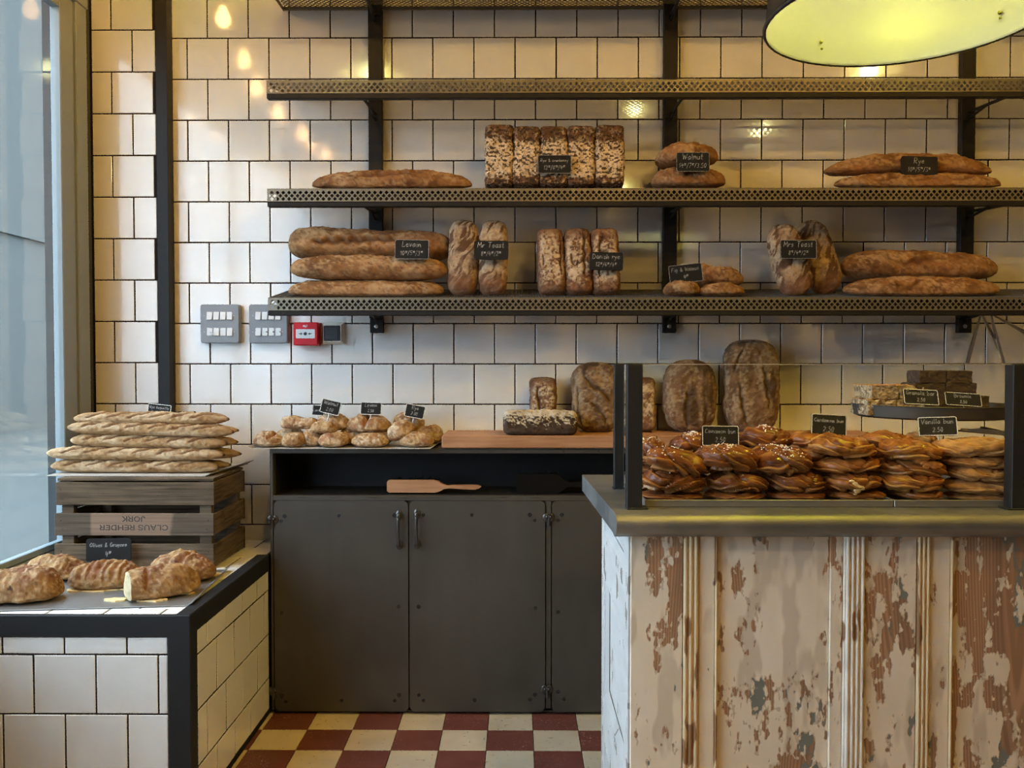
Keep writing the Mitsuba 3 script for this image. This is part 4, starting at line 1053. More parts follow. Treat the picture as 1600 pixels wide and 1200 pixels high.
lying('long_loaf', 'lower of two long plain loaves at the right of the lowest shelf', (1316, 1560, 433, 473), 2.965, 0.125, 'levain', 141, zb=lo(2.935), tip=9, flat=0.3, p=3.4, slashes=[(-0.3, -0.95, -0.08, -0.45, 0.007, 0.008, 0.005)])
lying('long_loaf', 'upper of two long plain loaves at the right of the lowest shelf', (1314, 1557, 393, 440), 3.055, 0.13, 'levain', 143, flat=0.42, p=5, roll=1, taper=-0.1, slashes=[(-0.35, -0.95, 0.3, -0.62, 0.007, 0.010, 0.007)])

# ------------------------------------------------------------------ boards and the loaves standing along the wall
BT = 0.969
b0, b1, b2 = float(at(690, 688, 2.93)[0]), float(at(1026.5, 688, 2.93)[0]), float(at(1385, 688, 2.93)[0])
k = thing('bread_board', 'thick pale wooden board on the cabinet, under the dark floured loaf', 'cutting board', 'wooden boards on the cabinet'); single(k, rbx(b0, b1 - 0.001, 2.925, 3.165, CT + 0.0005, BT, 0.004), 'board_wood')
k = thing('bread_board', 'thick wooden board on the cabinet behind the pastry buns', 'cutting board', 'wooden boards on the cabinet'); single(k, rbx(b1 + 0.001, b2, 2.925, 3.165, CT + 0.0005, BT, 0.004), 'board_wood')
upright('rye_half_loaf', 'short floury rye loaf standing on end at the wall behind the cut dark loaf', (828, 869, 590), 3.05, 0.09, 'danish', 151, BT, lean=5, p=14, q=3, ex=4, flat=0.5, nu=100, nv=100, slashes=[(-0.6, 0.0, 0.7, 0.15, 0.003, 0.008, 0.002)])
upright('country_loaf', 'broad dark country loaf standing on the board left of the black posts', (893, 969, 566), 3.03, 0.10, 'country', 157, BT, lean=5, roll=0.5, p=4.5, q=2.4, ex=2.8, flat=0.5, nu=120, nv=100, lump=0.07, bump=0.02,
        slashes=[(-0.95, 0.42, 0.45, 0.58, 0.004, 0.007, 0.003), (-0.2, -0.35, 0.6, 0.30, 0.006, 0.008, 0.006), (-0.85, -0.25, -0.1, 0.1, 0.004, 0.005, 0.003)])
upright('rye_half_loaf', 'short narrow rye loaf standing just right of the black corner post', (984, 1023, 590), 3.05, 0.09, 'danish', 163, BT, lean=5, p=14, q=3, ex=4, flat=0.5, nu=90, nv=90)
upright('country_loaf', 'rounded greyish country loaf standing in the middle behind the glass', (1037, 1120, 562), 3.03, 0.10, 'country', 167, BT, lean=5, p=3.4, q=2.4, ex=2.6, flat=0.5, nu=120, nv=100, lump=0.05, bump=0.014,
        slashes=[(-0.95, 0.12, 0.2, 0.06, 0.0045, 0.007, 0.002), (-0.95, -0.35, -0.2, -0.28, 0.007, 0.006, 0.002)])
upright('country_loaf', 'tallest country loaf standing on the board, rising above the glass edge', (1132, 1218, 531), 3.03, 0.105, 'country', 173, BT, lean=4, roll=0.6, p=5, q=2.6, ex=2.8, flat=0.5, nu=130, nv=100, lump=0.06, bump=0.02,
        slashes=[(-0.9, 0.12, 0.1, 0.3, 0.005, 0.007, 0.003), (-0.6, -0.3, 0.5, -0.12, 0.005, 0.006, 0.003), (0.2, 0.5, 0.8, 0.2, 0.004, 0.005, 0.003)])
lying('cut_rye_loaf', 'dark rye loaf with a floury top lying on the wooden board', (786, 902, 641, 677), 2.975, 0.10, 'cutrye', 181, zb=BT, p=14, q=3.2, ex=5, flat=0.45, nu=120, nv=110, fine=0.005)

# ------------------------------------------------------------------ tray of small breads on the cabinet
tx0, tx1 = float(at(394, 698, 2.905)[0]), float(at(672, 698, 2.905)[0])
k = thing('baking_tray', 'thin pale baking tray of small crusty breads on the cabinet', 'tray')
poly = [(tx0, 2.905), (tx1, 2.905), (tx1 + 0.012, 3.15), (tx0 + 0.01, 3.15)]
m = ext(Polygon(poly), 0.0016); m.apply_translation((0, 0, CT + 0.0006)); put(k, 'sheet', m, 'parchment')
fl = [np.array([(a[0], a[1], CT + 0.001), (c[0], c[1], CT + 0.001), (a[0] + nx * 0.014, a[1] + ny * 0.014, CT + 0.010), (c[0] + nx * 0.014, c[1] + ny * 0.014, CT + 0.010), (a[0], a[1], CT + 0.0024), (c[0], c[1], CT + 0.0024), (a[0] + nx * 0.014, a[1] + ny * 0.014, CT + 0.0115), (c[0] + nx * 0.014, c[1] + ny * 0.014, CT + 0.0115)]) for a, c, nx, ny in ((poly[1], poly[2], 1, 0), (poly[3], poly[0], -1, 0))]
put(k, 'flange', cat_(*[trimesh.convex.convex_hull(q_) for q_ in fl]), 'parchment')
ZT = CT + 0.0026
U = lambda u0, u1, v0, v1: (390 + u0 / 5.161, 390 + u1 / 5.161, 610 + v0 / 5.161, 610 + v1 / 5.161)
smalls = (
 ('crusty bread roll with a torn tail at the left end of the baking tray', (32, 280, 338, 455), 2.955, 0.085, 0, 0, ZT, {'slashes': [(0.1, -0.8, 0.5, 0.1, 0.006, 0.008, 0.006)]}),
 ('pale floury roll behind the leftmost one', (205, 470, 306, 400), 3.06, 0.09, 0, 0, ZT, {}),
 ('second roll from the left in the front row, with a brown bare end', (262, 448, 334, 455), 2.95, 0.085, 0, 0, ZT, {}),
 ('crusty brown roll right of the one with the bare end', (425, 600, 308, 455), 2.985, 0.09, 0, 8, ZT, {}),
 ('roll with a reddish bare patch in the middle of the front row', (558, 800, 330, 457), 2.95, 0.09, 0, 5, ZT, {'slashes': [(-0.75, -0.85, -0.3, -0.6, 0.012, 0.004, 0.002)]}),
 ('smooth split roll behind the roll with the reddish patch', (705, 935, 303, 420), 3.03, 0.09, 0, -10, ZT, {'slashes': [(-0.1, -0.55, 0.65, -0.1, 0.006, 0.010, 0.006)]}),
 ('whitest floury roll in the front row', (822, 1125, 340, 455), 2.95, 0.09, 0, 4, ZT, {}),
 ('wrinkled roll behind the whitest one', (965, 1150, 305, 420), 3.04, 0.09, 0, 0, ZT, {}),
 ('golden roll at the right of the front row', (1205, 1487, 334, 452), 2.955, 0.09, 0, 4, ZT, {}),
 ('roll half hidden behind the golden one', (1300, 1485, 288, 400), 3.04, 0.09, 0, 0, ZT, {}),
 ('rightmost dark roll on the baking tray', (1400, 1562, 280, 405), 3.09, 0.09, 0, 0, ZT, {}),
 ('cylindrical brown roll on the upper layer at the left', (258, 545, 217, 312), 3.01, 0.075, 1.5, 0, None, {'p': 8, 'q': 3}),
 ('big brown roll on the top layer under the overlapping slates', (534, 800, 184, 320), 3.03, 0.10, 4, 0, None, {}),
 ('small roll lying in front of the big brown one on the top layer', (490, 705, 243, 345), 2.965, 0.08, 5, 0, None, {}),
 ('large round loaf with a deep split, top centre of the tray', (778, 1145, 194, 345), 3.03, 0.13, 0, 0, None, {'slashes': [(-0.1, -1.0, 0.02, 0.3, 0.012, 0.016, 0.006)], 'p': 2.0}),
 ('roll behind the right slate on the top layer', (1148, 1402, 180, 320), 3.06, 0.10, 10, 0, None, {}),
 ('pointed roll propped up at the right front of the pile', (1128, 1352, 250, 388), 2.965, 0.09, -22, 0, None, {}),
)
for i, (lab, u, Y, W, roll, turn, zb, kw) in enumerate(smalls):
    kw = {'flat': 0.34, 'p': 2.3, 'nu': 84, 'nv': 60, 'bump': 0.016, 'lump': 0.06, **kw}
    lying('bread_roll', lab, U(*u), Y, W, 'ciabatta', 200 + 7 * i, zb=zb, roll=roll, turn=turn, cat='bread roll', group='small breads on the baking tray', **kw)

# ------------------------------------------------------------------ wooden crate with its baguettes
KY0, KY1, KT = 2.745, 3.055, 0.846
XC = lambda px: float(at(px, 820, KY0)[0])
ZC = lambda py: float(at(200, py, KY0)[2])
k = thing('wooden_crate', 'weathered slatted wooden apple crate standing upside down on the tiled counter', 'crate')
cxl_, cxr_ = XC(87.5), XC(335)
zsl = ((754, 789.5), (802.5, 837), (850, 886))
for i, (a, c) in enumerate(zsl):
    z0 = LCZ + 0.002 if i == 2 else ZC(c)
    off = (0.0015, 0, -0.001)[i]
    dxl = (0, -0.0045, -0.006)[i]
    s_ = put(k, 'front_slat', rbx(cxl_ + dxl, cxr_ - 0.001 + dxl * 0.3, KY0 + off, KY0 + off + 0.011, z0, ZC(a), 0.0015), 'print_wood' if i == 1 else 'crate_wood', label='lighter slat stamped with upside-down lettering' if i == 1 else None)
    for px in (95, 97.5, 323, 325):
        e = trimesh.creation.cylinder(0.0022, 0.002, sections=8); v = np.array(e.vertices)
        e.vertices = np.stack([XC(px) + v[:, 0], KY0 + off - 0.0004 + v[:, 2] * 0.5, (z0 + ZC(a)) / 2 + (0.014 if px in (95, 325) else -0.016) + v[:, 1]], 1)
        put(s_, 'nail', e, 'rail_metal')
    put(k, 'back_slat', rbx(cxl_, cxr_, KY1 - 0.011, KY1, z0, ZC(a), 0.0015), 'crate_wood')
    for x_ in (cxl_ + 0.001, cxr_ - 0.012):
        sh = (0.012, 0.0, 0.006)[i]
        put(k, 'side_slat', rbx(x_, x_ + 0.011, KY0 + 0.013, KY1 - 0.013, z0 + 0.002, ZC(a) - 0.002 + (0.004 if i == 0 else 0), 0.0015), 'crate_wood')
for x0_, x1_ in ((cxl_ + 0.013, cxl_ + 0.052), (cxr_ - 0.052, cxr_ - 0.013)):
    for y0_ in (KY0 + 0.0125, KY1 - 0.040):
        put(k, 'corner_post', rbx(x0_, x1_, y0_, y0_ + 0.026, LCZ + 0.004, ZC(752), 0.002), 'crate_wood')
for i in range(4):
    y0_ = KY0 + 0.004 + i * (KY1 - KY0 - 0.006) / 4
    put(k, 'base_board', rbx(cxl_ + 0.004, cxr_ - 0.003, y0_, y0_ + (KY1 - KY0) / 4 - 0.008, ZC(752) + 0.0005, KT, 0.0015), 'crate_wood', label='base board, now on top' if i == 0 else None)
for txt, cxp, cyp, w_px, h_px in (('JORK', 209, 811.0, 36, 8.6), ('CLAUS REHDER', 209, 824.5, 107, 8.6)):
    m = meshkit.text_mesh(txt, 0.02, 0.0006, bold=True); v = np.array(m.vertices); v[:, 0] -= v[:, 0].mean(); v[:, :2] -= (v[:, :2].max(0) + v[:, :2].min(0)) / 2
    ww = XC(cxp + w_px / 2) - XC(cxp - w_px / 2); hh = ZC(cyp - h_px / 2) - ZC(cyp + h_px / 2)
    v[:, 0] *= ww / np.ptp(v[:, 0]); v[:, 1] *= hh / np.ptp(v[:, 1])
    m.vertices = np.stack([XC(cxp) - v[:, 0], KY0 - v[:, 2] + 0.0003, ZC(cyp) - v[:, 1]], 1)
    m.fix_normals()
    put(f'{k}__front_slat_001', 'stamped_lettering', m, 'ink')
k = thing('baguette_tray', 'thin paper-lined tray of baguettes resting on the wooden crate', 'tray')
ty0, ty1 = 2.79, 3.13
ax0, ax1, ax2 = WX + 0.012, float(at(321, 744, ty0)[0]), float(at(396, 722, ty1)[0])
m = ext(Polygon([(ax0, ty0), (ax1, ty0), (ax2 - 0.02, ty1), (ax0, ty1)]), 0.0025); m.apply_translation((0, 0, KT + 0.0006)); put(k, 'sheet', m, 'parchment')
q_ = np.array([(ax1 - 0.004, ty0, KT + 0.001), (ax1 + 0.010, ty0, KT + 0.006), (ax2 - 0.024, ty1, KT + 0.001), (ax2, ty1, KT + 0.014), (ax1 - 0.004, ty0, KT + 0.0035), (ax1 + 0.010, ty0, KT + 0.008), (ax2 - 0.024, ty1, KT + 0.0035), (ax2, ty1, KT + 0.016)])
put(k, 'flange', trimesh.convex.convex_hull(q_), 'parchment')


def bag_slashes(n, rnd):
    return [(-0.82 + 1.6 * i / n, -0.95, -0.82 + 1.6 * i / n + 0.36, 0.05, 0.0030 + 0.001 * rnd.random(), 0.0048, 0.0030) for i in range(n)]


fronts = ((78, 343, 718, 742, 2.865), (71, 352, 698, 719, 2.86), (109, 356, 679, 700, 2.865), (104, 366, 660, 681, 2.86), (114, 359, 644, 663, 2.87))
names = ('lowest', 'second lowest', 'middle', 'second highest', 'top')
rnd = random.Random(3)
for i, (a, c, yt, yb, Y) in enumerate(fronts):
    lying('baguette', f'{names[i]} baguette in the front of the stack on the crate', (a, c, yt, yb), Y, 0.062, 'baguette', 301 + 9 * i, zb=KT + 0.0035 if i == 0 else None, roll=(0.2, 0.4, 1.2, 1.6, 0.3)[i], flat=0.44, p=8.0, q=1.35, ex=2.2, bump=0.010, nu=170, nv=60,
          slashes=bag_slashes(6, rnd), lump=0.03, cat='baguette', group='stacked baguettes')
backs = ((95, 362, 716, 742, 2.945), (92, 378, 696, 716, 2.94), (113, 373, 677, 696, 2.94), (118, 374, 660, 678, 2.945), (140, 350, 650, 661, 2.95))
for i, (a, c, yt, yb, Y) in enumerate(backs):
    lying('baguette', f'{names[i]} baguette of the row behind, its dark tip showing at the right', (a, c, yt + 2, yb), Y, 0.06, 'baguette', 351 + 9 * i, zb=KT + 0.0035 if i == 0 else None, roll=(0, 0.5, 1.0, 0.8, 0)[i], flat=0.44, p=8.0, q=1.35, ex=2.2, bump=0.010, nu=130, nv=48,
          slashes=bag_slashes(5, rnd), lump=0.03, cat='baguette', group='stacked baguettes')

# ------------------------------------------------------------------ sheet of olive and gruyere breads
SZ = LCZ + 0.0045
k = thing('baking_sheet', 'dull metal baking sheet of olive breads on the tiled counter', 'tray')
s0, s1, s2 = atz(-60, 955, SZ), atz(294, 945.5, SZ), atz(352, 890, SZ)
s3 = np.array([WX + 0.02, s2[1] - 0.005, SZ])
m = ext(Polygon([(max(s0[0], WX + 0.02), s0[1]), (s1[0], s1[1]), (s2[0], s2[1]), (s3[0], s3[1])]), 0.002); m.apply_translation((0, 0, LCZ + 0.0025)); put(k, 'sheet', m, 'tray_metal')
q_ = np.array([(s1[0] - 0.003, s1[1], SZ - 0.002), (s1[0] + 0.012, s1[1], SZ + 0.006), (s2[0] - 0.003, s2[1], SZ - 0.002), (s2[0] + 0.014, s2[1], SZ + 0.008)]); q_ = np.vstack([q_, q_ + [0, 0, 0.0018]])
put(k, 'flange', trimesh.convex.convex_hull(q_), 'tray_metal')
ol = (('olive bread cut off by the left picture edge, nearest the window', (-22, 93, 887, 948), 2.36, 0.15, 8, {}), ('olive bread at the back left, beside the window rail', (40, 134, 868, 914), 2.60, 0.12, -12, {}),
      ('olive bread in the middle of the baking sheet, below the slate sign', (112, 220, 875, 924), 2.50, 0.13, 10, {'slashes': [(-0.6 + 0.22 * i, -0.9, -0.45 + 0.22 * i, 0.2, 0.006, 0.004, 0.002) for i in range(6)]}),
      ('olive bread with a sliced pale end at the front right', (187, 299, 884, 939), 2.40, 0.12, 34, {'cut': -0.072, 'slashes': [(-0.3, -0.9, -0.2, 0, 0.008, 0.006, 0.004)]}),
      ('olive bread at the back right, next to the crate corner', (232, 337, 864, 912), 2.60, 0.13, -14, {'slashes': [(0.2, -0.9, 0.3, 0.1, 0.012, 0.010, 0.004)]}))
for i, (lab, u, Y, W, turn, kw) in enumerate(ol):
    bk = lying('olive_bread', lab, u, Y, W, 'olive', 401 + 11 * i, zb=SZ + 0.0002, turn=turn, flat=0.22, p=2.7, q=2.2, bump=0.022, lump=0.075, nu=110, nv=84, cat='bread', group='olive and gruyere breads', **kw)
    if i in (2, 3, 4):
        rn = random.Random(i); ms = []
        for (px, py, w_) in {2: ((120, 923, 0.035), (150, 922, 0.05), (185, 920, 0.045)), 3: ((182, 938, 0.035), (238, 938, 0.045), (290, 927, 0.03)), 4: ((338, 898, 0.03),)}[i]:
            c = atz(px, py, SZ)
            ang = np.linspace(0, 2 * np.pi, 22, endpoint=False); r_ = w_ * (0.6 + 0.4 * np.array([rn.random() for _ in ang]))
            m = ext(Polygon(np.stack([c[0] + r_ * np.cos(ang), c[1] + 0.5 * r_ * np.sin(ang)], 1)).buffer(0.003).buffer(-0.001), 0.004); m.apply_translation((0, 0, SZ + 0.0002)); ms.append(m)
        put(bk, 'melted_cheese', cat_(*ms), 'cheese', label='melted cheese run out at its foot')

# ------------------------------------------------------------------ pastries on the counter
PT = TT + 0.004
trx = [float(at(px, 786, 1.835)[0]) for px in (1007, 1394.5, 1396.5, 1790)]
for i, lab in enumerate(('metal baking tray under the cardamom and sugared buns', 'metal baking tray under the vanilla buns at the right')):
    k = thing('pastry_tray', lab, 'tray', 'pastry trays')
    a, c = trx[2 * i], trx[2 * i + 1]
    yb_ = (2.30, 2.085)[i]
    put(k, 'base', bx(a, c, 1.838, yb_, TT + 0.0006, PT), 'tray_metal')
    put(k, 'rim', cat_(rbx(a, c, 1.832, 1.8375, TT + 0.0006, TT + 0.0155, 0.001), rbx(a, c, yb_ + 0.0005, yb_ + 0.006, TT + 0.0006, TT + 0.0155, 0.001), rbx(a - 0.0, a + 0.004, 1.838, yb_, PT + 0.0001, TT + 0.0155, 0.001)), 'tray_metal')


def bun(w, d, h, kind, seed):
    """a twisted, layered bun: strips of dough wound over one another; rests on z = 0"""
    rnd = random.Random(seed)
    n1, n2 = 56, 88
    th = np.linspace(0, np.pi, n1); ph = np.linspace(0, 2 * np.pi, n2, endpoint=False)
    TH, PH = np.meshgrid(th, ph, indexing='ij')
    e = lambda v, k_: np.sign(v) * np.abs(v) ** k_
    D = np.stack([e(np.sin(TH), 0.8) * e(np.cos(PH), 0.85), e(np.sin(TH), 0.8) * e(np.sin(PH), 0.85), np.cos(TH)], -1).reshape(-1, 3)
    i, j = np.meshgrid(np.arange(n1 - 1), np.arange(n2), indexing='ij'); j2 = (j + 1) % n2
    Fq = np.stack([i * n2 + j, (i + 1) * n2 + j, (i + 1) * n2 + j2, i * n2 + j2], -1).reshape(-1, 4)
    Ft = np.vstack([Fq[:, [0, 1, 2]], Fq[:, [0, 2, 3]]])
    V = D * np.array([w / 2, d / 2, h / 2]); V[:, 2] = np.where(V[:, 2] > 0, V[:, 2] * 1.12, V[:, 2] * 0.88)
    warp = 0.9 * (fb(V, 22, seed, 2) - 0.5)
    sgn = 1 if rnd.random() < 0.5 else -1
    cutx = rnd.uniform(-0.35, 0.35)
    al, be = rnd.uniform(0.3, 0.9) * sgn, -rnd.uniform(0.4, 1.1) * sgn
    k_ = 1.7 if kind != 'vanilla' else 1.3
    pa = k_ * (D[:, 2] * 0.75 + D[:, 0] * al + warp) + rnd.random(); pb = k_ * (D[:, 2] * 0.75 + D[:, 0] * be + 0.5 * D[:, 1] + warp) + rnd.random()
    sel = ss(-0.03, 0.03, D[:, 0] - cutx - 0.35 * D[:, 2] * sgn + 0.3 * warp)
    fr_ = lambda q_: q_ - np.floor(q_)
    sa, sb = fr_(pa), fr_(pb)
    tooth = lambda s_: s_ ** 0.75 * (1 - ss(0.90, 1.0, s_))
    saw = tooth(sa) * (1 - sel) + tooth(sb) * sel
    sraw = sa * (1 - sel) + sb * sel
    seam = np.exp(-((D[:, 0] - cutx - 0.35 * D[:, 2] * sgn + 0.3 * warp) / 0.06) ** 2)
    amp = {'sugar': 0.20, 'cinnamon': 0.20, 'vanilla': 0.15}[kind] * h
    N = D / np.linalg.norm(D, axis=1, keepdims=True)
    V = V + N * (amp * (saw - 0.5) - 0.10 * h * seam + 0.10 * h * (fb(V, 30, seed + 5, 3) - 0.5) * 2 + 0.0015 * (fb(V, 140, seed + 6, 2) - 0.5) * 2)[:, None]
    dark, midc, pale = {'sugar': ((0.085, 0.022, 0.007), (0.23, 0.070, 0.017), (0.46, 0.22, 0.065)), 'cinnamon': ((0.13, 0.036, 0.008), (0.36, 0.125, 0.026), (0.58, 0.31, 0.09)), 'vanilla': ((0.26, 0.105, 0.028), (0.52, 0.27, 0.085), (0.64, 0.40, 0.165))}[kind]
    a, b_ = fb(V, 28, seed + 7, 3), fb(V, 90, seed + 8, 3)
    C = lp(dark, midc, ss(0.32, 0.66, 0.6 * a + 0.4 * b_))
    edge = ss(0.62, 0.88, sraw) * ss(0.35, 0.55, fb(V, 24, seed + 9, 2))
    C = C + (np.array(pale) - C) * (edge * 0.8)[:, None]
    C = C + (np.array(dark) * 0.6 - C) * (np.clip(seam * 0.5 + ss(0.93, 1.0, sraw) * 0.6, 0, 0.8))[:, None]
    lam = fr_((pa * (1 - sel) + pb * sel) * 3.0 + 0.6 * fb(V, 40, seed + 12, 2)); C = C + (np.array(pale) * 0.85 - C) * (ss(0.72, 0.92, lam) * (1 - ss(0.94, 1.0, lam)) * ss(0.42, 0.58, fb(V, 30, seed + 13, 2)) * 0.65)[:, None]
    low = ss(0.1, 0.7, -D[:, 2]); C = C + (np.array(pale) * 0.9 - C) * (low * 0.5)[:, None]
    V[:, 2] -= V[:, 2].min()
    return V, Ft, C


def stack_bun(label, px, Y, d, kind, seed, zb=None, roll=0.0, turn=0.0, group=None, sugar=0):
    x0, x1, yt, yb = px; ym = (yt + yb) / 2
    A_, B_ = at(x0, ym, Y), at(x1, ym, Y); xm = (x0 + x1) / 2
    zt, z0 = float(at(xm, yt, Y)[2]), float(at(xm, yb, Y)[2])
    if zb is not None: z0 = zb
    V, Ft, C = bun(float(B_[0] - A_[0]) * 0.98, d, (zt - z0) * 0.97, kind, seed)
    M = rot('y', roll) @ rot('z', turn); c = np.array([(A_[0] + B_[0]) / 2, Y, z0])
    mat = 'crust' if kind == 'vanilla' else 'glazed'
    if not sugar:
        return bread('pastry_bun', label, (V, Ft, C), M, c, group, 'pastry', mat)
    k = thing('pastry_bun', label, 'pastry', group)
    Vw = V @ M.T + c
    put(k, 'dough', trimesh.Trimesh(Vw, Ft, process=False), mat, smooth=True, color=np.clip(C, 0.004, 0.95))
    rn = np.random.default_rng(seed)
    Nn = np.array(trimesh.Trimesh(Vw, Ft, process=False).vertex_normals)
    upv = np.where(Nn[:, 2] < 0, -1, 1)
    h_ = np.ptp(Vw[:, 2]); band = (Vw[:, 2] > Vw[:, 2].min() + 0.74 * h_)
    score = band * np.exp(-((Vw[:, 0] - c[0] - 0.012 * math.sin(seed)) / 0.026) ** 2) + 0.03 * (Vw[:, 2] > Vw[:, 2].min() + 0.5 * h_)
    ids = rn.choice(len(Vw), sugar, p=score / score.sum()); ms = []
    for q_ in ids:
        e = trimesh.creation.icosahedron(); r_ = rn.uniform(0.0012, 0.0027); e.vertices = np.array(e.vertices) * r_ * rn.uniform(0.7, 1.2, 3) + Vw[q_] + [0, 0, 0.0005]; ms.append(e)
    put(k, 'pearl_sugar', cat_(*ms), 'sugar', label='white pearl sugar on top', kind='stuff')
    return k


ZB = PT + 0.0005
G1, G2, G3 = 'sugared buns in stacks', 'glazed buns in stacks', 'vanilla buns in a stack'
buns = (
 # label, px, Y, depth, kind, roll, turn, on tray, group, sugar
 ('bottom glazed bun of the leftmost front stack, partly behind the corner post', (998, 1099, 768, 786), 1.915, .12, 'sugar', 0, 0, 1, G1, 0),
 ('middle glazed bun of the leftmost front stack', (1000, 1099, 735, 771), 1.915, .12, 'sugar', 2, 0, 0, G1, 18),
 ('top sugared bun of the leftmost front stack, sloping down to the right', (1004, 1100, 704, 744), 1.915, .12, 'sugar', 10, 0, 0, G1, 60),
 ('sugared bun at the far left of the rear row', (992, 1040, 687, 722), 2.03, .11, 'sugar', 6, 0, 0, G1, 60),
 ('bottom glazed bun of the second front stack', (1102, 1193, 766, 786), 1.915, .12, 'sugar', 0, 0, 1, G1, 0),
 ('middle glazed bun of the second front stack', (1104, 1197, 738, 769), 1.915, .12, 'sugar', 1, 0, 0, G1, 8),
 ('top sugared bun of the second front stack', (1084, 1182, 699, 740), 1.915, .12, 'sugar', 4, 10, 0, G1, 90),
 ('bottom glazed bun of the third front stack', (1198, 1287, 766, 786), 1.915, .12, 'sugar', 0, 0, 1, G1, 0),
 ('middle glazed bun of the third front stack', (1198, 1286, 738, 770), 1.915, .12, 'sugar', 3, 0, 0, G1, 8),
 ('top heavily sugared bun of the third front stack', (1180, 1268, 706, 744), 1.915, .12, 'sugar', -3, 0, 0, G1, 110),
 ('sugared bun behind the top of the third front stack', (1168, 1240, 696, 726), 1.985, .10, 'sugar', 0, 0, 0, G1, 110),
 ('sugared bun in the rear row left of the slate with the pale rim', (1046, 1112, 679, 712), 2.05, .11, 'sugar', -4, 0, 0, G1, 90),
 ('sugared bun in the rear row below the pale-rimmed slate', (1105, 1172, 684, 716), 2.08, .11, 'sugar', 0, 0, 0, G1, 20),
 ('tallest sugared bun in the rear row right of the pale-rimmed slate', (1153, 1236, 671, 706), 2.05, .11, 'sugar', 3, 0, 0, G1, 90),
 ('bottom bun of the fourth front stack', (1289, 1380, 764, 786), 1.92, .12, 'cinnamon', 0, 0, 1, G2, 0),
 ('second bun up of the fourth front stack, with icing dripping', (1284, 1372, 736, 768), 1.915, .12, 'cinnamon', 0, 0, 0, G2, 0),
 ('third bun up of the fourth front stack', (1272, 1374, 714, 739), 1.92, .12, 'cinnamon', -4, 0, 0, G2, 0),
 ('top bun of the fourth front stack', (1268, 1364, 685, 716), 1.915, .12, 'cinnamon', 2, 0, 0, G2, 0),
 ('bun behind the top of the fourth front stack, under the dark slate', (1233, 1330, 676, 703), 2.02, .11, 'cinnamon', 2, 0, 0, G2, 0),
 ('small bun end poking out left of the fourth front stack', (1245, 1290, 702, 722), 1.98, .10, 'cinnamon', 0, 0, 0, G2, 0),
 ('bottom bun of the fifth front stack', (1395, 1468, 763, 786), 1.915, .11, 'cinnamon', 0, 0, 1, G2, 0),
 ('second bun up of the fifth front stack', (1374, 1470, 738, 767), 1.91, .12, 'cinnamon', -2, 0, 0, G2, 0),
 ('third bun up of the fifth front stack, with a shiny caramel edge', (1370, 1474, 717, 746), 1.92, .12, 'cinnamon', 3, 0, 0, G2, 0),
 ('top bun of the fifth front stack', (1372, 1466, 690, 722), 1.91, .12, 'cinnamon', 4, 0, 0, G2, 0),
 ('bun behind the top of the fifth front stack', (1343, 1428, 677, 702), 2.0, .11, 'cinnamon', 4, 0, 0, G2, 0),
 ('bun behind the fourth and fifth stacks at their right', (1412, 1462, 681, 704), 2.03, .10, 'cinnamon', 5, 0, 0, G2, 0),
 ('bottom vanilla bun of the rightmost stack', (1478, 1590, 768, 786), 1.92, .12, 'vanilla', 0, 0, 1, G3, 0),
 ('second vanilla bun up of the rightmost stack', (1472, 1588, 748, 773), 1.915, .12, 'vanilla', 2, 0, 0, G3, 0),
 ('third vanilla bun up of the rightmost stack', (1478, 1572, 727, 753), 1.915, .12, 'vanilla', 3, 0, 0, G3, 0),
 ('fourth vanilla bun up of the rightmost stack', (1468, 1584, 710, 733), 1.92, .12, 'vanilla', 3, 0, 0, G3, 0),
 ('top vanilla bun of the rightmost stack', (1450, 1592, 684, 715), 1.92, .12, 'vanilla', -2, 0, 0, G3, 0),
 ('vanilla bun end behind the slanting slate sign', (1414, 1462, 678, 700), 2.03, .10, 'vanilla', 0, 0, 0, G3, 0),
)
for i, (lab, px, Y, d, kind, roll, turn, tray, grp, sg_) in enumerate(buns):
    kk = stack_bun(lab, px, Y, d, kind, 500 + 13 * i, zb=ZB if tray else None, roll=roll, turn=turn, group=grp, sugar=sg_)
# hidden rear stacks carry the rear row
rear = ((1016, 2.03, 707, 'sugar'), (1079, 2.05, 703, 'sugar'), (1139, 2.08, 707, 'sugar'), (1195, 2.05, 704, 'sugar'), (1282, 2.02, 701, 'cinnamon'), (1386, 2.0, 700, 'cinnamon'), (1437, 2.045, 700, 'vanilla'), (1205, 1.985, 724, 'sugar'))
WHO = ('the far left sugared rear bun', 'the sugared bun left of the pale-rimmed slate', 'the sugared bun below the pale-rimmed slate', 'the tallest sugared rear bun', 'the bun under the dark slate', 'the bun behind the fifth stack', 'the bun ends behind the vanilla stack', '')
for i, (px, Y, ytop, kind) in enumerate(rear):
    ztop = float(at(px, ytop, Y)[2]); n = 3; hh_ = (ztop - ZB) / n; xx = float(at(px, ytop, Y)[0])
    if i == 7: continue
    for q_ in range(n):
        V, Ft, C = bun(0.105, 0.10, hh_ * 1.05, kind, 900 + 17 * i + q_)
        bread('pastry_bun', f'{("lowest", "middle", "upper")[q_]} bun hidden at the back under {WHO[i]}', (V, Ft, C), np.eye(3), (xx, Y + 0.012, ZB + q_ * hh_), 'rear stacks of buns', 'pastry', 'glazed')
# drips of icing and caramel
kc = [k_ for k_, v_ in labels.items() if 'icing dripping' in v_.get('label', '')][0]
kd = [k_ for k_, v_ in labels.items() if 'shiny caramel' in v_.get('label', '')][0]


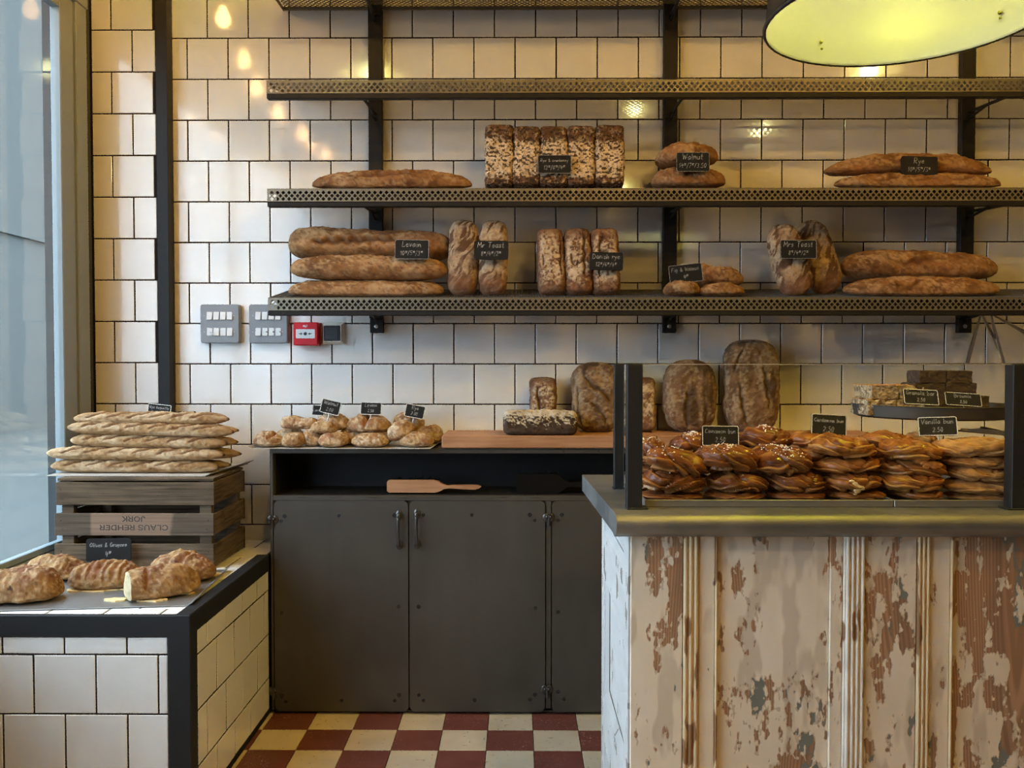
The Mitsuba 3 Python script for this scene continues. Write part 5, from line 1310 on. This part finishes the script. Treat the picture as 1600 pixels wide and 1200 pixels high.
def drip(pts, Y, seed):
    """a thick lumpy run of icing through the given picture points (x, y, radius in m)"""
    ms = []
    for i_, (a, c, r_) in enumerate(pts):
        e = trimesh.creation.icosphere(3, 1.0); v = np.array(e.vertices)
        v = v * (1 + 0.5 * (fb(v, 1.3, seed + i_, 2) - 0.5))[:, None] * [r_, r_ * 0.45, r_ * 0.62] + [float(at(a, c, Y)[0]), Y, float(at(a, c, Y)[2])]
        e.vertices = v; ms.append(e)
    return cat_(*ms)


scene[free(f'{kc}__icing')] = mikit.ply(drip([(1331, 752, 0.006), (1337, 756, 0.009), (1342, 761, 0.010), (1339, 767, 0.008), (1336, 772, 0.004), (1347, 763, 0.007)], 1.858, 5), 'cheese', smooth=True)
scene[free(f'{kd}__caramel')] = mikit.ply(drip([(1436, 720, 0.008), (1444, 722, 0.010), (1452, 725, 0.011), (1460, 725, 0.010), (1468, 727, 0.008), (1447, 729, 0.008), (1460, 730, 0.007)], 1.862, 9), 'caramel', smooth=True)

# ------------------------------------------------------------------ cake stand with bars and brownies
kx, ky = float(at(1455, 640, 2.15)[0]), 2.15
kr = 0.1845
z0, z1 = 1.0845, 1.1145
k = thing('cake_stand', 'round grey metal cake stand of bars and brownies behind the glass', 'cake stand')
put(k, 'pan', lathe([(0.0, z0), (kr * 0.93, z0), (kr * 0.985, z0 + 0.004), (kr, z1), (kr + 0.003, z1 + 0.001), (kr + 0.002, z1 + 0.0025), (kr - 0.002, z1 + 0.001), (kr * 0.965, z0 + 0.006), (0.0, z0 + 0.003)], (kx, ky, 0), 72), 'rail_metal', smooth=40)
put(k, 'stem', lathe([(0, TT + 0.0005), (0.052, TT + 0.0005), (0.054, TT + 0.006), (0.03, TT + 0.016), (0.014, TT + 0.05), (0.013, z0 - 0.02), (0.03, z0 - 0.002), (0, z0 - 0.001)], (kx - 0.012, ky, 0), 28), 'rail_metal', smooth=40)
PZ = z0 + 0.0065


def cake(x0_, x1_, y0_, y1_, za, zb_, seed, kind):
    """a cut block of cake with rough faces"""
    m = trimesh.creation.box((1, 1, 1))
    for _ in range(5): m = m.subdivide()
    v = np.array(m.vertices) * [x1_ - x0_, y1_ - y0_, zb_ - za] + [(x0_ + x1_) / 2, (y0_ + y1_) / 2, (za + zb_) / 2]
    n = np.array(m.vertex_normals)
    am = 0.0035 if kind == 'granola' else 0.002
    v2 = v + n * (am * (fb(v, 75, seed, 2) - 0.5) * 2 + 0.5 * am * (fb(v, 220, seed + 1, 2) - 0.5) * 2)[:, None]
    v2[:, 2] = np.maximum(v2[:, 2], za)
    if kind == 'granola':
        s_ = fb(v, (150, 150, 95), seed + 2, 2)
        C = lp((0.17, 0.11, 0.055), (0.36, 0.26, 0.14), ss(0.36, 0.60, s_)); C = C + (np.array((0.46, 0.36, 0.22)) - C) * ss(0.62, 0.68, fb(v, 110, seed + 4, 2))[:, None]
        C = C + (np.array((0.34, 0.16, 0.06)) - C) * (ss(0.35, 0.5, n[:, 2]) * 0.7)[:, None]
    else:
        C = lp((0.022, 0.012, 0.007), (0.055, 0.030, 0.017), fb(v, 120, seed + 3, 2))
    return trimesh.Trimesh(v2, m.faces, process=False), C


XK = lambda px, Y=2.1: float(at(px, 600, Y)[0])
ZK = lambda py, Y=2.1: float(at(1450, py, Y)[2])
gran = ((1353, 1397, 2.085, 2.15, 0, 1), (1398, 1441, 2.085, 2.15, 0, 1), (1358, 1400, 2.155, 2.215, 0, 1), (1401, 1440, 2.155, 2.215, 0, 1), (1360, 1402, 2.09, 2.15, 1, 2), (1403, 1441, 2.09, 2.15, 1, 2), (1364, 1402, 2.155, 2.215, 1, 2), (1403, 1441, 2.155, 2.215, 1, 2))
gz = (PZ, PZ + 0.038, PZ + 0.072)
where = ('front left, bottom layer', 'front right, bottom layer, behind the slate', 'back left, bottom layer', 'back right, bottom layer', 'front left, top layer', 'front right, top layer', 'back left, top layer', 'back right, top layer')
for i, (a, c, y0_, y1_, l0, l1) in enumerate(gran):
    m, C = cake(XK(a), XK(c) - 0.0015, y0_, y1_, gz[l0] + 0.0015 * l0, gz[l1], 700 + i, 'granola')
    key = thing('granola_bar', f'nutty granola bar on the cake stand, {where[i]}', 'granola bar', 'granola bars on the cake stand'); single(key, m, 'brownie', color=C)
brz = (PZ, PZ + 0.045, PZ + 0.078, PZ + 0.108)
brs = ((1448, 1496, 0, 2.07, 2.125, 'front left of the bottom layer'), (1497.5, 1546, 0, 2.07, 2.125, 'front right of the bottom layer'), (1448, 1496, 0, 2.128, 2.19, 'back left of the bottom layer'), (1497.5, 1546, 0, 2.128, 2.19, 'back right of the bottom layer'),
       (1430, 1477, 1, 2.09, 2.17, 'left of the middle layer'), (1478, 1526, 1, 2.09, 2.17, 'right of the middle layer'), (1437, 1478, 2, 2.095, 2.165, 'left of the top layer'), (1479.5, 1519, 2, 2.095, 2.165, 'right of the top layer'))
for i, (a, c, l0, y0_, y1_, wh) in enumerate(brs):
    m, C = cake(XK(a, y0_), XK(c, y0_), y0_, y1_, brz[l0] + 0.001, brz[l0 + 1], 750 + i, 'brownie')
    key = thing('brownie', f'dark chocolate brownie on the cake stand, {wh}', 'brownie', 'stacked brownies'); single(key, m, 'brownie', color=C)

# ------------------------------------------------------------------ tongs
def tong_arm(P0, P1, side, wdt=0.011):
    """a channel-shaped steel arm from the hinge P0 to the scalloped tip P1"""
    P0, P1 = np.array(P0, float), np.array(P1, float); d = P1 - P0; L = np.linalg.norm(d); d /= L
    s_ = np.cross(d, side); s_ /= np.linalg.norm(s_); n_ = np.cross(s_, d)
    u = np.linspace(0, 1, 25); ms = []
    w_ = wdt * (0.45 + 0.55 * ss(0.0, 0.75, u)); h_ = 0.004 + 0.004 * ss(0.0, 0.3, u) * (1 - ss(0.7, 0.95, u))
    tooth = np.where((u > 0.72), 0.0030 * np.abs(np.sin((u - 0.72) / 0.28 * np.pi * 5)), 0)
    rows = []
    for i_ in range(len(u)):
        c = P0 + d * L * u[i_]
        ww, hh_ = w_[i_], h_[i_]
        rows.append([c - s_ * (ww + tooth[i_]) / 1 * 0.5 + n_ * hh_, c - s_ * ww * 0.42, c + s_ * ww * 0.42, c + s_ * (ww + tooth[i_]) * 0.5 + n_ * hh_])
    V = np.array(rows).reshape(-1, 3); Fs = []
    for i_ in range(len(u) - 1):
        for j_ in range(3):
            a = i_ * 4 + j_; Fs += [(a, a + 1, a + 5), (a, a + 5, a + 4)]
    m = trimesh.Trimesh(V, Fs, process=False)
    inner = trimesh.Trimesh(V + n_ * 0.0009, [f_[::-1] for f_ in Fs], process=False)
    return cat_(m, inner)


def tongs(lab, hinge_, tips, side=(0, 1, 0), group='steel tongs'):
    k = thing('tongs', lab, 'tongs', group)
    for t_, sd in zip(tips, (1, -1)):
        put(k, 'arm', tong_arm(hinge_, t_, np.array(side) * sd), 'bright_steel', smooth=35)
    e = trimesh.creation.icosphere(2, 0.006); e.apply_translation(hinge_); put(k, 'hinge', e, 'dull_steel', smooth=True)
    return k


YT_ = 3.02
put(tongs('steel tongs hanging open from the lowest shelf, left pair', at(1533, 492, YT_), [at(1512, 569, YT_ - 0.01), at(1561, 548, YT_ + 0.03)]), 'hook', tube([at(1533, 494, YT_), at(1533, 486, YT_ + 0.004), at(1531, 478, YT_)], 0.002, 6), 'dull_steel')
put(tongs('steel tongs hanging open from the lowest shelf, right pair with one arm swung outward', at(1549, 491, YT_), [at(1569, 569, YT_), at(1610, 526, YT_ - 0.01)]), 'hook', tube([at(1549, 493, YT_), at(1549, 486, YT_ + 0.004), at(1547, 478, YT_)], 0.002, 6), 'dull_steel')
tz = float(at(1540, 689, 2.02)[2]) + 0.018
tongs('bright steel tongs lying on top of the vanilla buns', (1.21, 2.02, tz - 0.010), [(float(at(1499, 680, 1.99)[0]), 1.99, tz + 0.008), (float(at(1532, 675, 2.05)[0]), 2.05, tz + 0.013)], side=(0, 0.4, 1))

# ------------------------------------------------------------------ dough brushes in the cabinet slot
def brush(lab, px0, pxn, px1, yt, yb, Y, dark=False):
    k = thing('dust_brush', lab, 'brush', None)
    x0, xn, x1 = X(px0, Y), X(pxn, Y), X(px1, Y); zt, zb_ = Z(yt, Y), Z(yb, Y); zc = (zt + zb_) / 2; h = (zt - zb_) / 2
    out = [(x0, zc - h * 0.75), (x0 + 0.006, zc - h), (xn - 0.02, zc - h), (xn - 0.004, zc - h * 0.75), (xn + 0.008, zc - h * 0.42), (xn + 0.03, zc - h * 0.30), (xn + 0.06, zc - h * 0.40), (x1 - 0.025, zc - h * 0.52), (x1 - 0.010, zc - h * 0.35), (x1, zc - h * 0.05),
           (x1 - 0.010, zc + h * 0.12), (x1 - 0.035, zc + h * 0.22), (xn + 0.05, zc + h * 0.18), (xn + 0.02, zc + h * 0.10), (xn, zc + h * 0.45), (xn - 0.012, zc + h * 0.85), (xn - 0.03, zc + h), (x0 + 0.006, zc + h), (x0, zc + h * 0.7)]
    put(k, 'handle', xz(Polygon(out).buffer(-0.001).buffer(0.001), Y, Y + 0.018), 'bristle' if dark else 'board_wood', label=None if dark else 'bare wooden back and handle')
    rn = np.random.default_rng(5); ms = []
    for i_ in range(420):
        bx_ = rn.uniform(x0 + 0.002, xn - 0.015); bz = rn.uniform(zc - h * 0.8, zc + h * 0.85)
        e = np.array([bx_, Y + 0.018, bz]); q_ = e + [rn.uniform(-.010, .010), rn.uniform(0.05, 0.065), rn.uniform(-.002, .016)]
        q_[2] = max(q_[2], zs + 0.002)
        ms.append(trimesh.Trimesh([e + [-.002, 0, -.002], e + [.002, 0, -.002], e + [0, 0, .003], q_], [(0, 1, 2), (0, 3, 1), (1, 3, 2), (2, 3, 0)], process=False))
    put(k, 'bristles', cat_(*ms), 'bristle', kind='stuff', label='black bristles')


brush('wooden dust brush with black bristles lying on its side in the cabinet slot', 605, 690, 752.5, 750.5, 770, 2.975)
brush('black dust brush in the slot beside the zinc counter', 807, 880, 930, 741, 771, 2.985, dark=True)

# ------------------------------------------------------------------ switches and alarm on the wall
YW = WY - 0.0005


def wall_box(px0, px1, py0, py1, depth, r=0.004, Y=None):
    yb_ = WY - depth
    A_, B_ = at(px0, py1, yb_), at(px1, py0, yb_)
    return A_[0], B_[0], A_[2], B_[2], yb_


def switch_plate(lab, px0, px1, top_on, toggles, key=False):
    k = thing('switch_panel', lab, 'light switch panel', 'grey grid switch panels')
    x0, x1, z0, z1, y = wall_box(px0, px1, 475.5, 536, 0.030)
    m = xz(rrect(x0, x1, z0, z1, 0.008), y + 0.004, WY - 0.0006)
    f = xz(rrect(x0 + 0.0025, x1 - 0.0025, z0 + 0.0025, z1 - 0.0025, 0.007), y, y + 0.0042)
    put(k, 'plate', cat_(m, f), 'plate_grey')
    for j_, zf_ in enumerate((0.705, 0.29)):
        zc = z0 + (z1 - z0) * zf_
        for i_ in range(4):
            xc = x0 + (x1 - x0) * (0.245 + 0.172 * i_); w_ = (x1 - x0) * 0.068; h_ = (z1 - z0) * 0.10
            tiltd = 0.0045 if (j_ == 0 or (i_ in top_on)) else 0.0015
            pts = []
            for sx_ in (-w_, w_):
                pts += [(xc + sx_, y + 0.001, zc - h_), (xc + sx_, y + 0.001, zc + h_), (xc + sx_, y - 0.001, zc + h_), (xc + sx_, y - 0.002 - tiltd, zc - h_)]
            s_ = put(k, 'rocker', trimesh.convex.convex_hull(np.array(pts)), 'switch_white')
            if j_ == 1 and i_ in toggles:
                e = trimesh.creation.cylinder(0.0016, 0.004, sections=8); v = np.array(e.vertices); e.vertices = np.stack([xc + w_ * 0.72 + v[:, 0], y - 0.0045 + v[:, 2], zc + v[:, 1]], 1)
                put(s_, 'keyhole', e, 'black_plastic')
            if key and j_ == 1 and i_ == 0:
                xk = xc + w_ * 1.3
                put(s_, 'key', cat_(tube([(xc + w_ * .5, y - 0.001, zc), (xk, y - 0.014, zc - 0.002)], 0.0016, 6), tube([(xk + 0.006 * math.cos(q_), y - 0.016, zc - 0.006 + 0.006 * math.sin(q_)) for q_ in np.linspace(0, 6.2, 12)], 0.0014, 5)), 'bright_steel', label='small steel key left in the switch')
        for xf in (0.105, 0.865):
            e = trimesh.creation.cylinder(0.0019, 0.002, sections=10); v = np.array(e.vertices); e.vertices = np.stack([x0 + (x1 - x0) * xf + v[:, 0], y - 0.0004 + v[:, 2], zc + v[:, 1]], 1)
            put(k, 'screw', e, 'switch_white')


switch_plate('left grey metal panel of eight white switches, with a small key in it', 313, 373.5, (1, 3), (), key=True)
switch_plate('right grey metal panel of eight white switches, partly behind the shelf corner', 389, 449, (0,), (1, 2, 3))
k = thing('fire_alarm_point', 'red fire alarm call point on the tiles beside the switch panels', 'fire alarm')
x0, x1, z0, z1, y = wall_box(458.5, 496.5, 503.5, 539.5, 0.045)
put(k, 'housing', cat_(rbx(x0, x1, y, WY - 0.0008, z0, z1, 0.003)), 'alarm_red')
w_, h_ = x1 - x0, z1 - z0
put(k, 'window', rbx(x0 + w_ * .10, x1 - w_ * .12, y - 0.0008, y + 0.001, z0 + h_ * .30, z0 + h_ * .70, 0.0006), 'switch_white', label='white call point window with arrows')
xm, zm = x0 + w_ * .49, z0 + h_ * .50
arrows = unary_union([Point(xm, zm).buffer(0.0062)] + [Polygon([(xm + s_ * 0.010, zm), (xm + s_ * 0.016, zm + 0.0045), (xm + s_ * 0.016, zm + 0.0014), (xm + s_ * 0.023, zm + 0.0014), (xm + s_ * 0.023, zm - 0.0014), (xm + s_ * 0.016, zm - 0.0014), (xm + s_ * 0.016, zm - 0.0045)]) for s_ in (1, -1)])
put(k, 'arrow_symbol', xz(arrows, y - 0.0012, y - 0.0006), 'black_plastic')
zi_ = z0 + h_ * .84
sym = unary_union([sbox(xm - 0.0085, zi_ - 0.003, xm - 0.0035, zi_ + 0.003), Polygon([(xm - 0.0025, zi_ - 0.005), (xm, zi_ + 0.005), (xm + 0.0028, zi_ - 0.005)]), LineString([(xm + 0.0035, zi_ - 0.004), (xm + 0.008, zi_ + 0.001), (xm + 0.005, zi_ + 0.005)]).buffer(0.0009)])
put(k, 'house_flame_symbol', xz(sym, y - 0.0006, y + 0.0002), 'switch_white')
k = thing('socket_plate', 'cream framed black socket on the tiles right of the red alarm point', 'socket')
x0, x1, z0, z1, y = wall_box(501, 537, 503, 538, 0.022)
fr_poly = np.array([(x0, WY - 0.0008, z0), (x1, WY - 0.0008, z0), (x1, WY - 0.0008, z1), (x0, WY - 0.0008, z1), (x0 + 0.010, y, z0 + 0.010), (x1 - 0.010, y, z0 + 0.010), (x1 - 0.010, y, z1 - 0.010), (x0 + 0.010, y, z1 - 0.010)])
put(k, 'frame', trimesh.convex.convex_hull(fr_poly), 'cream_plastic')
put(k, 'insert', rbx(x0 + 0.0125, x1 - 0.0135, y - 0.004, y + 0.002, z0 + 0.0125, z1 - 0.0135, 0.002), 'black_plastic')
put(k, 'cover_flap', rbx(x0 + 0.017, x1 - 0.020, y - 0.0065, y - 0.0035, z0 + 0.017, z1 - 0.020, 0.002), 'black_plastic')

# ------------------------------------------------------------------ slates
def up(g, *a, **kw): return price_tag(*a, group=g, **kw)


SH = 'slates on the shelves'
up(SH, (840.5, 892.5, 242, 271), ['Rye & cranberry', '12^/6^/4^'], 'black slate reading Rye & cranberry before the five rye loaves', 2.915, rim='thin', lean=4, pin=0.0)
up(SH, (1057, 1108.5, 237.5, 268.5), ['Walnut', '14^/7^/3.50'], 'black slate reading Walnut on the two round loaves', 2.872, rim='thin', lean=5)
up(SH, (1408.5, 1465, 244, 274.5), ['Rye', '10^/5^/3^'], 'black slate reading Rye on the two long loaves', 2.93, rim=False, roll=1.5, lean=5)
up(SH, (617, 670, 374.5, 405), ['Levain', '10^/5^/3^'], 'black slate reading Levain on the stack of three long loaves', 2.905, rim='thin', roll=1, lean=5)
up(SH, (741, 794, 376, 405.5), ['Mr Toast', '8^/4^/2^'], 'black slate reading Mr Toast on the right upright toast loaf', 2.915, rim=False, lean=4)
up(SH, (921.5, 973.5, 394, 422), ['Danish rye', '12^/6^/4^'], 'black slate reading Danish rye on the rightmost cracked loaf', 2.915, rim=False, lean=4, roll=1.2)
up(SH, (1045.5, 1097.5, 413, 441.5), ['Fig & Walnut', '4^'], 'tilted slate reading Fig & Walnut above the small buns', 2.925, rim='thin', roll=-6, lean=5, pin=0.02)
up(SH, (1219.5, 1276, 375, 404), ['Mrs Toast', '8^/4^/2^'], 'black slate reading Mrs Toast on the two leaning loaves', 2.905, rim='thin', roll=0.5, lean=4)
CB = 'slates above the small breads'
up(CB, (488, 507, 633, 649), ['Levain'], 'dark slate tucked behind the Walnut slate on the small breads', 3.02, roll=5, lean=8, pin=0.03)
up(CB, (501, 532, 625, 647), ['Walnut', '2.00'], 'tilted slate reading Walnut above the small breads', 2.985, roll=13, lean=8, pin=0.03)
up(CB, (563.5, 596, 628.5, 648), ['Levain', '2.00'], 'slate reading Levain above the large split loaf', 3.0, roll=2, lean=8, pin=0.03)
up(CB, (633, 663.5, 632.5, 653), ['Rye', '2.00'], 'tilted slate reading Rye at the right of the small breads', 2.985, roll=11, lean=8, pin=0.03)
BG = 'slates on the baguettes'
up(BG, (230.5, 267, 631.5, 651.5), ['Rye baguette', '3.'], 'pale-rimmed slate reading Rye baguette on top of the baguettes', 2.90, roll=6, lean=8, pin=0.0)
up(BG, (272, 305.5, 643, 660), [], 'dark blank slate half sunk behind the top baguette', 2.935, roll=-2, rim=False, lean=5)
up(None, (134.5, 204.5, 841.5, 876.5), ['Olives & Gruyere', '4^'], 'black slate reading Olives & Gruyere leaning on the crate front', 2.715, roll=-1.2, lean=5, rim=False, pin=0.05)
PS = 'slates on the pastries'
up(PS, (1097, 1154.5, 665, 697), ['Cinnamon bun', '2.50'], 'pale-rimmed slate reading Cinnamon bun among the sugared buns', 2.0, roll=0.6, lean=8, pin=0.03)
up(PS, (1267.5, 1323, 647, 681.5), ['Cardamom bun', '2.50'], 'slate reading Cardamom bun above the fourth stack', 2.0, roll=3.5, lean=8, pin=0.03)
up(PS, (1437, 1493, 651, 681), ['Vanilla bun', '2.50'], 'slanting slate reading Vanilla bun below the cake stand', 1.945, roll=-3, turn=-18, lean=16, pin=0.03)
CS = 'slates on the cake stand'
up(CS, (1412, 1466, 607.5, 633), ['Granola bar', '2.50'], 'slate reading Granola bar on the cake stand', 2.015, roll=3, lean=22, pin=0.02)
up(CS, (1477, 1533, 613, 635), ['Brownie', '2.50'], 'slate reading Brownie on the cake stand', 2.015, roll=4, lean=25, pin=0.02)
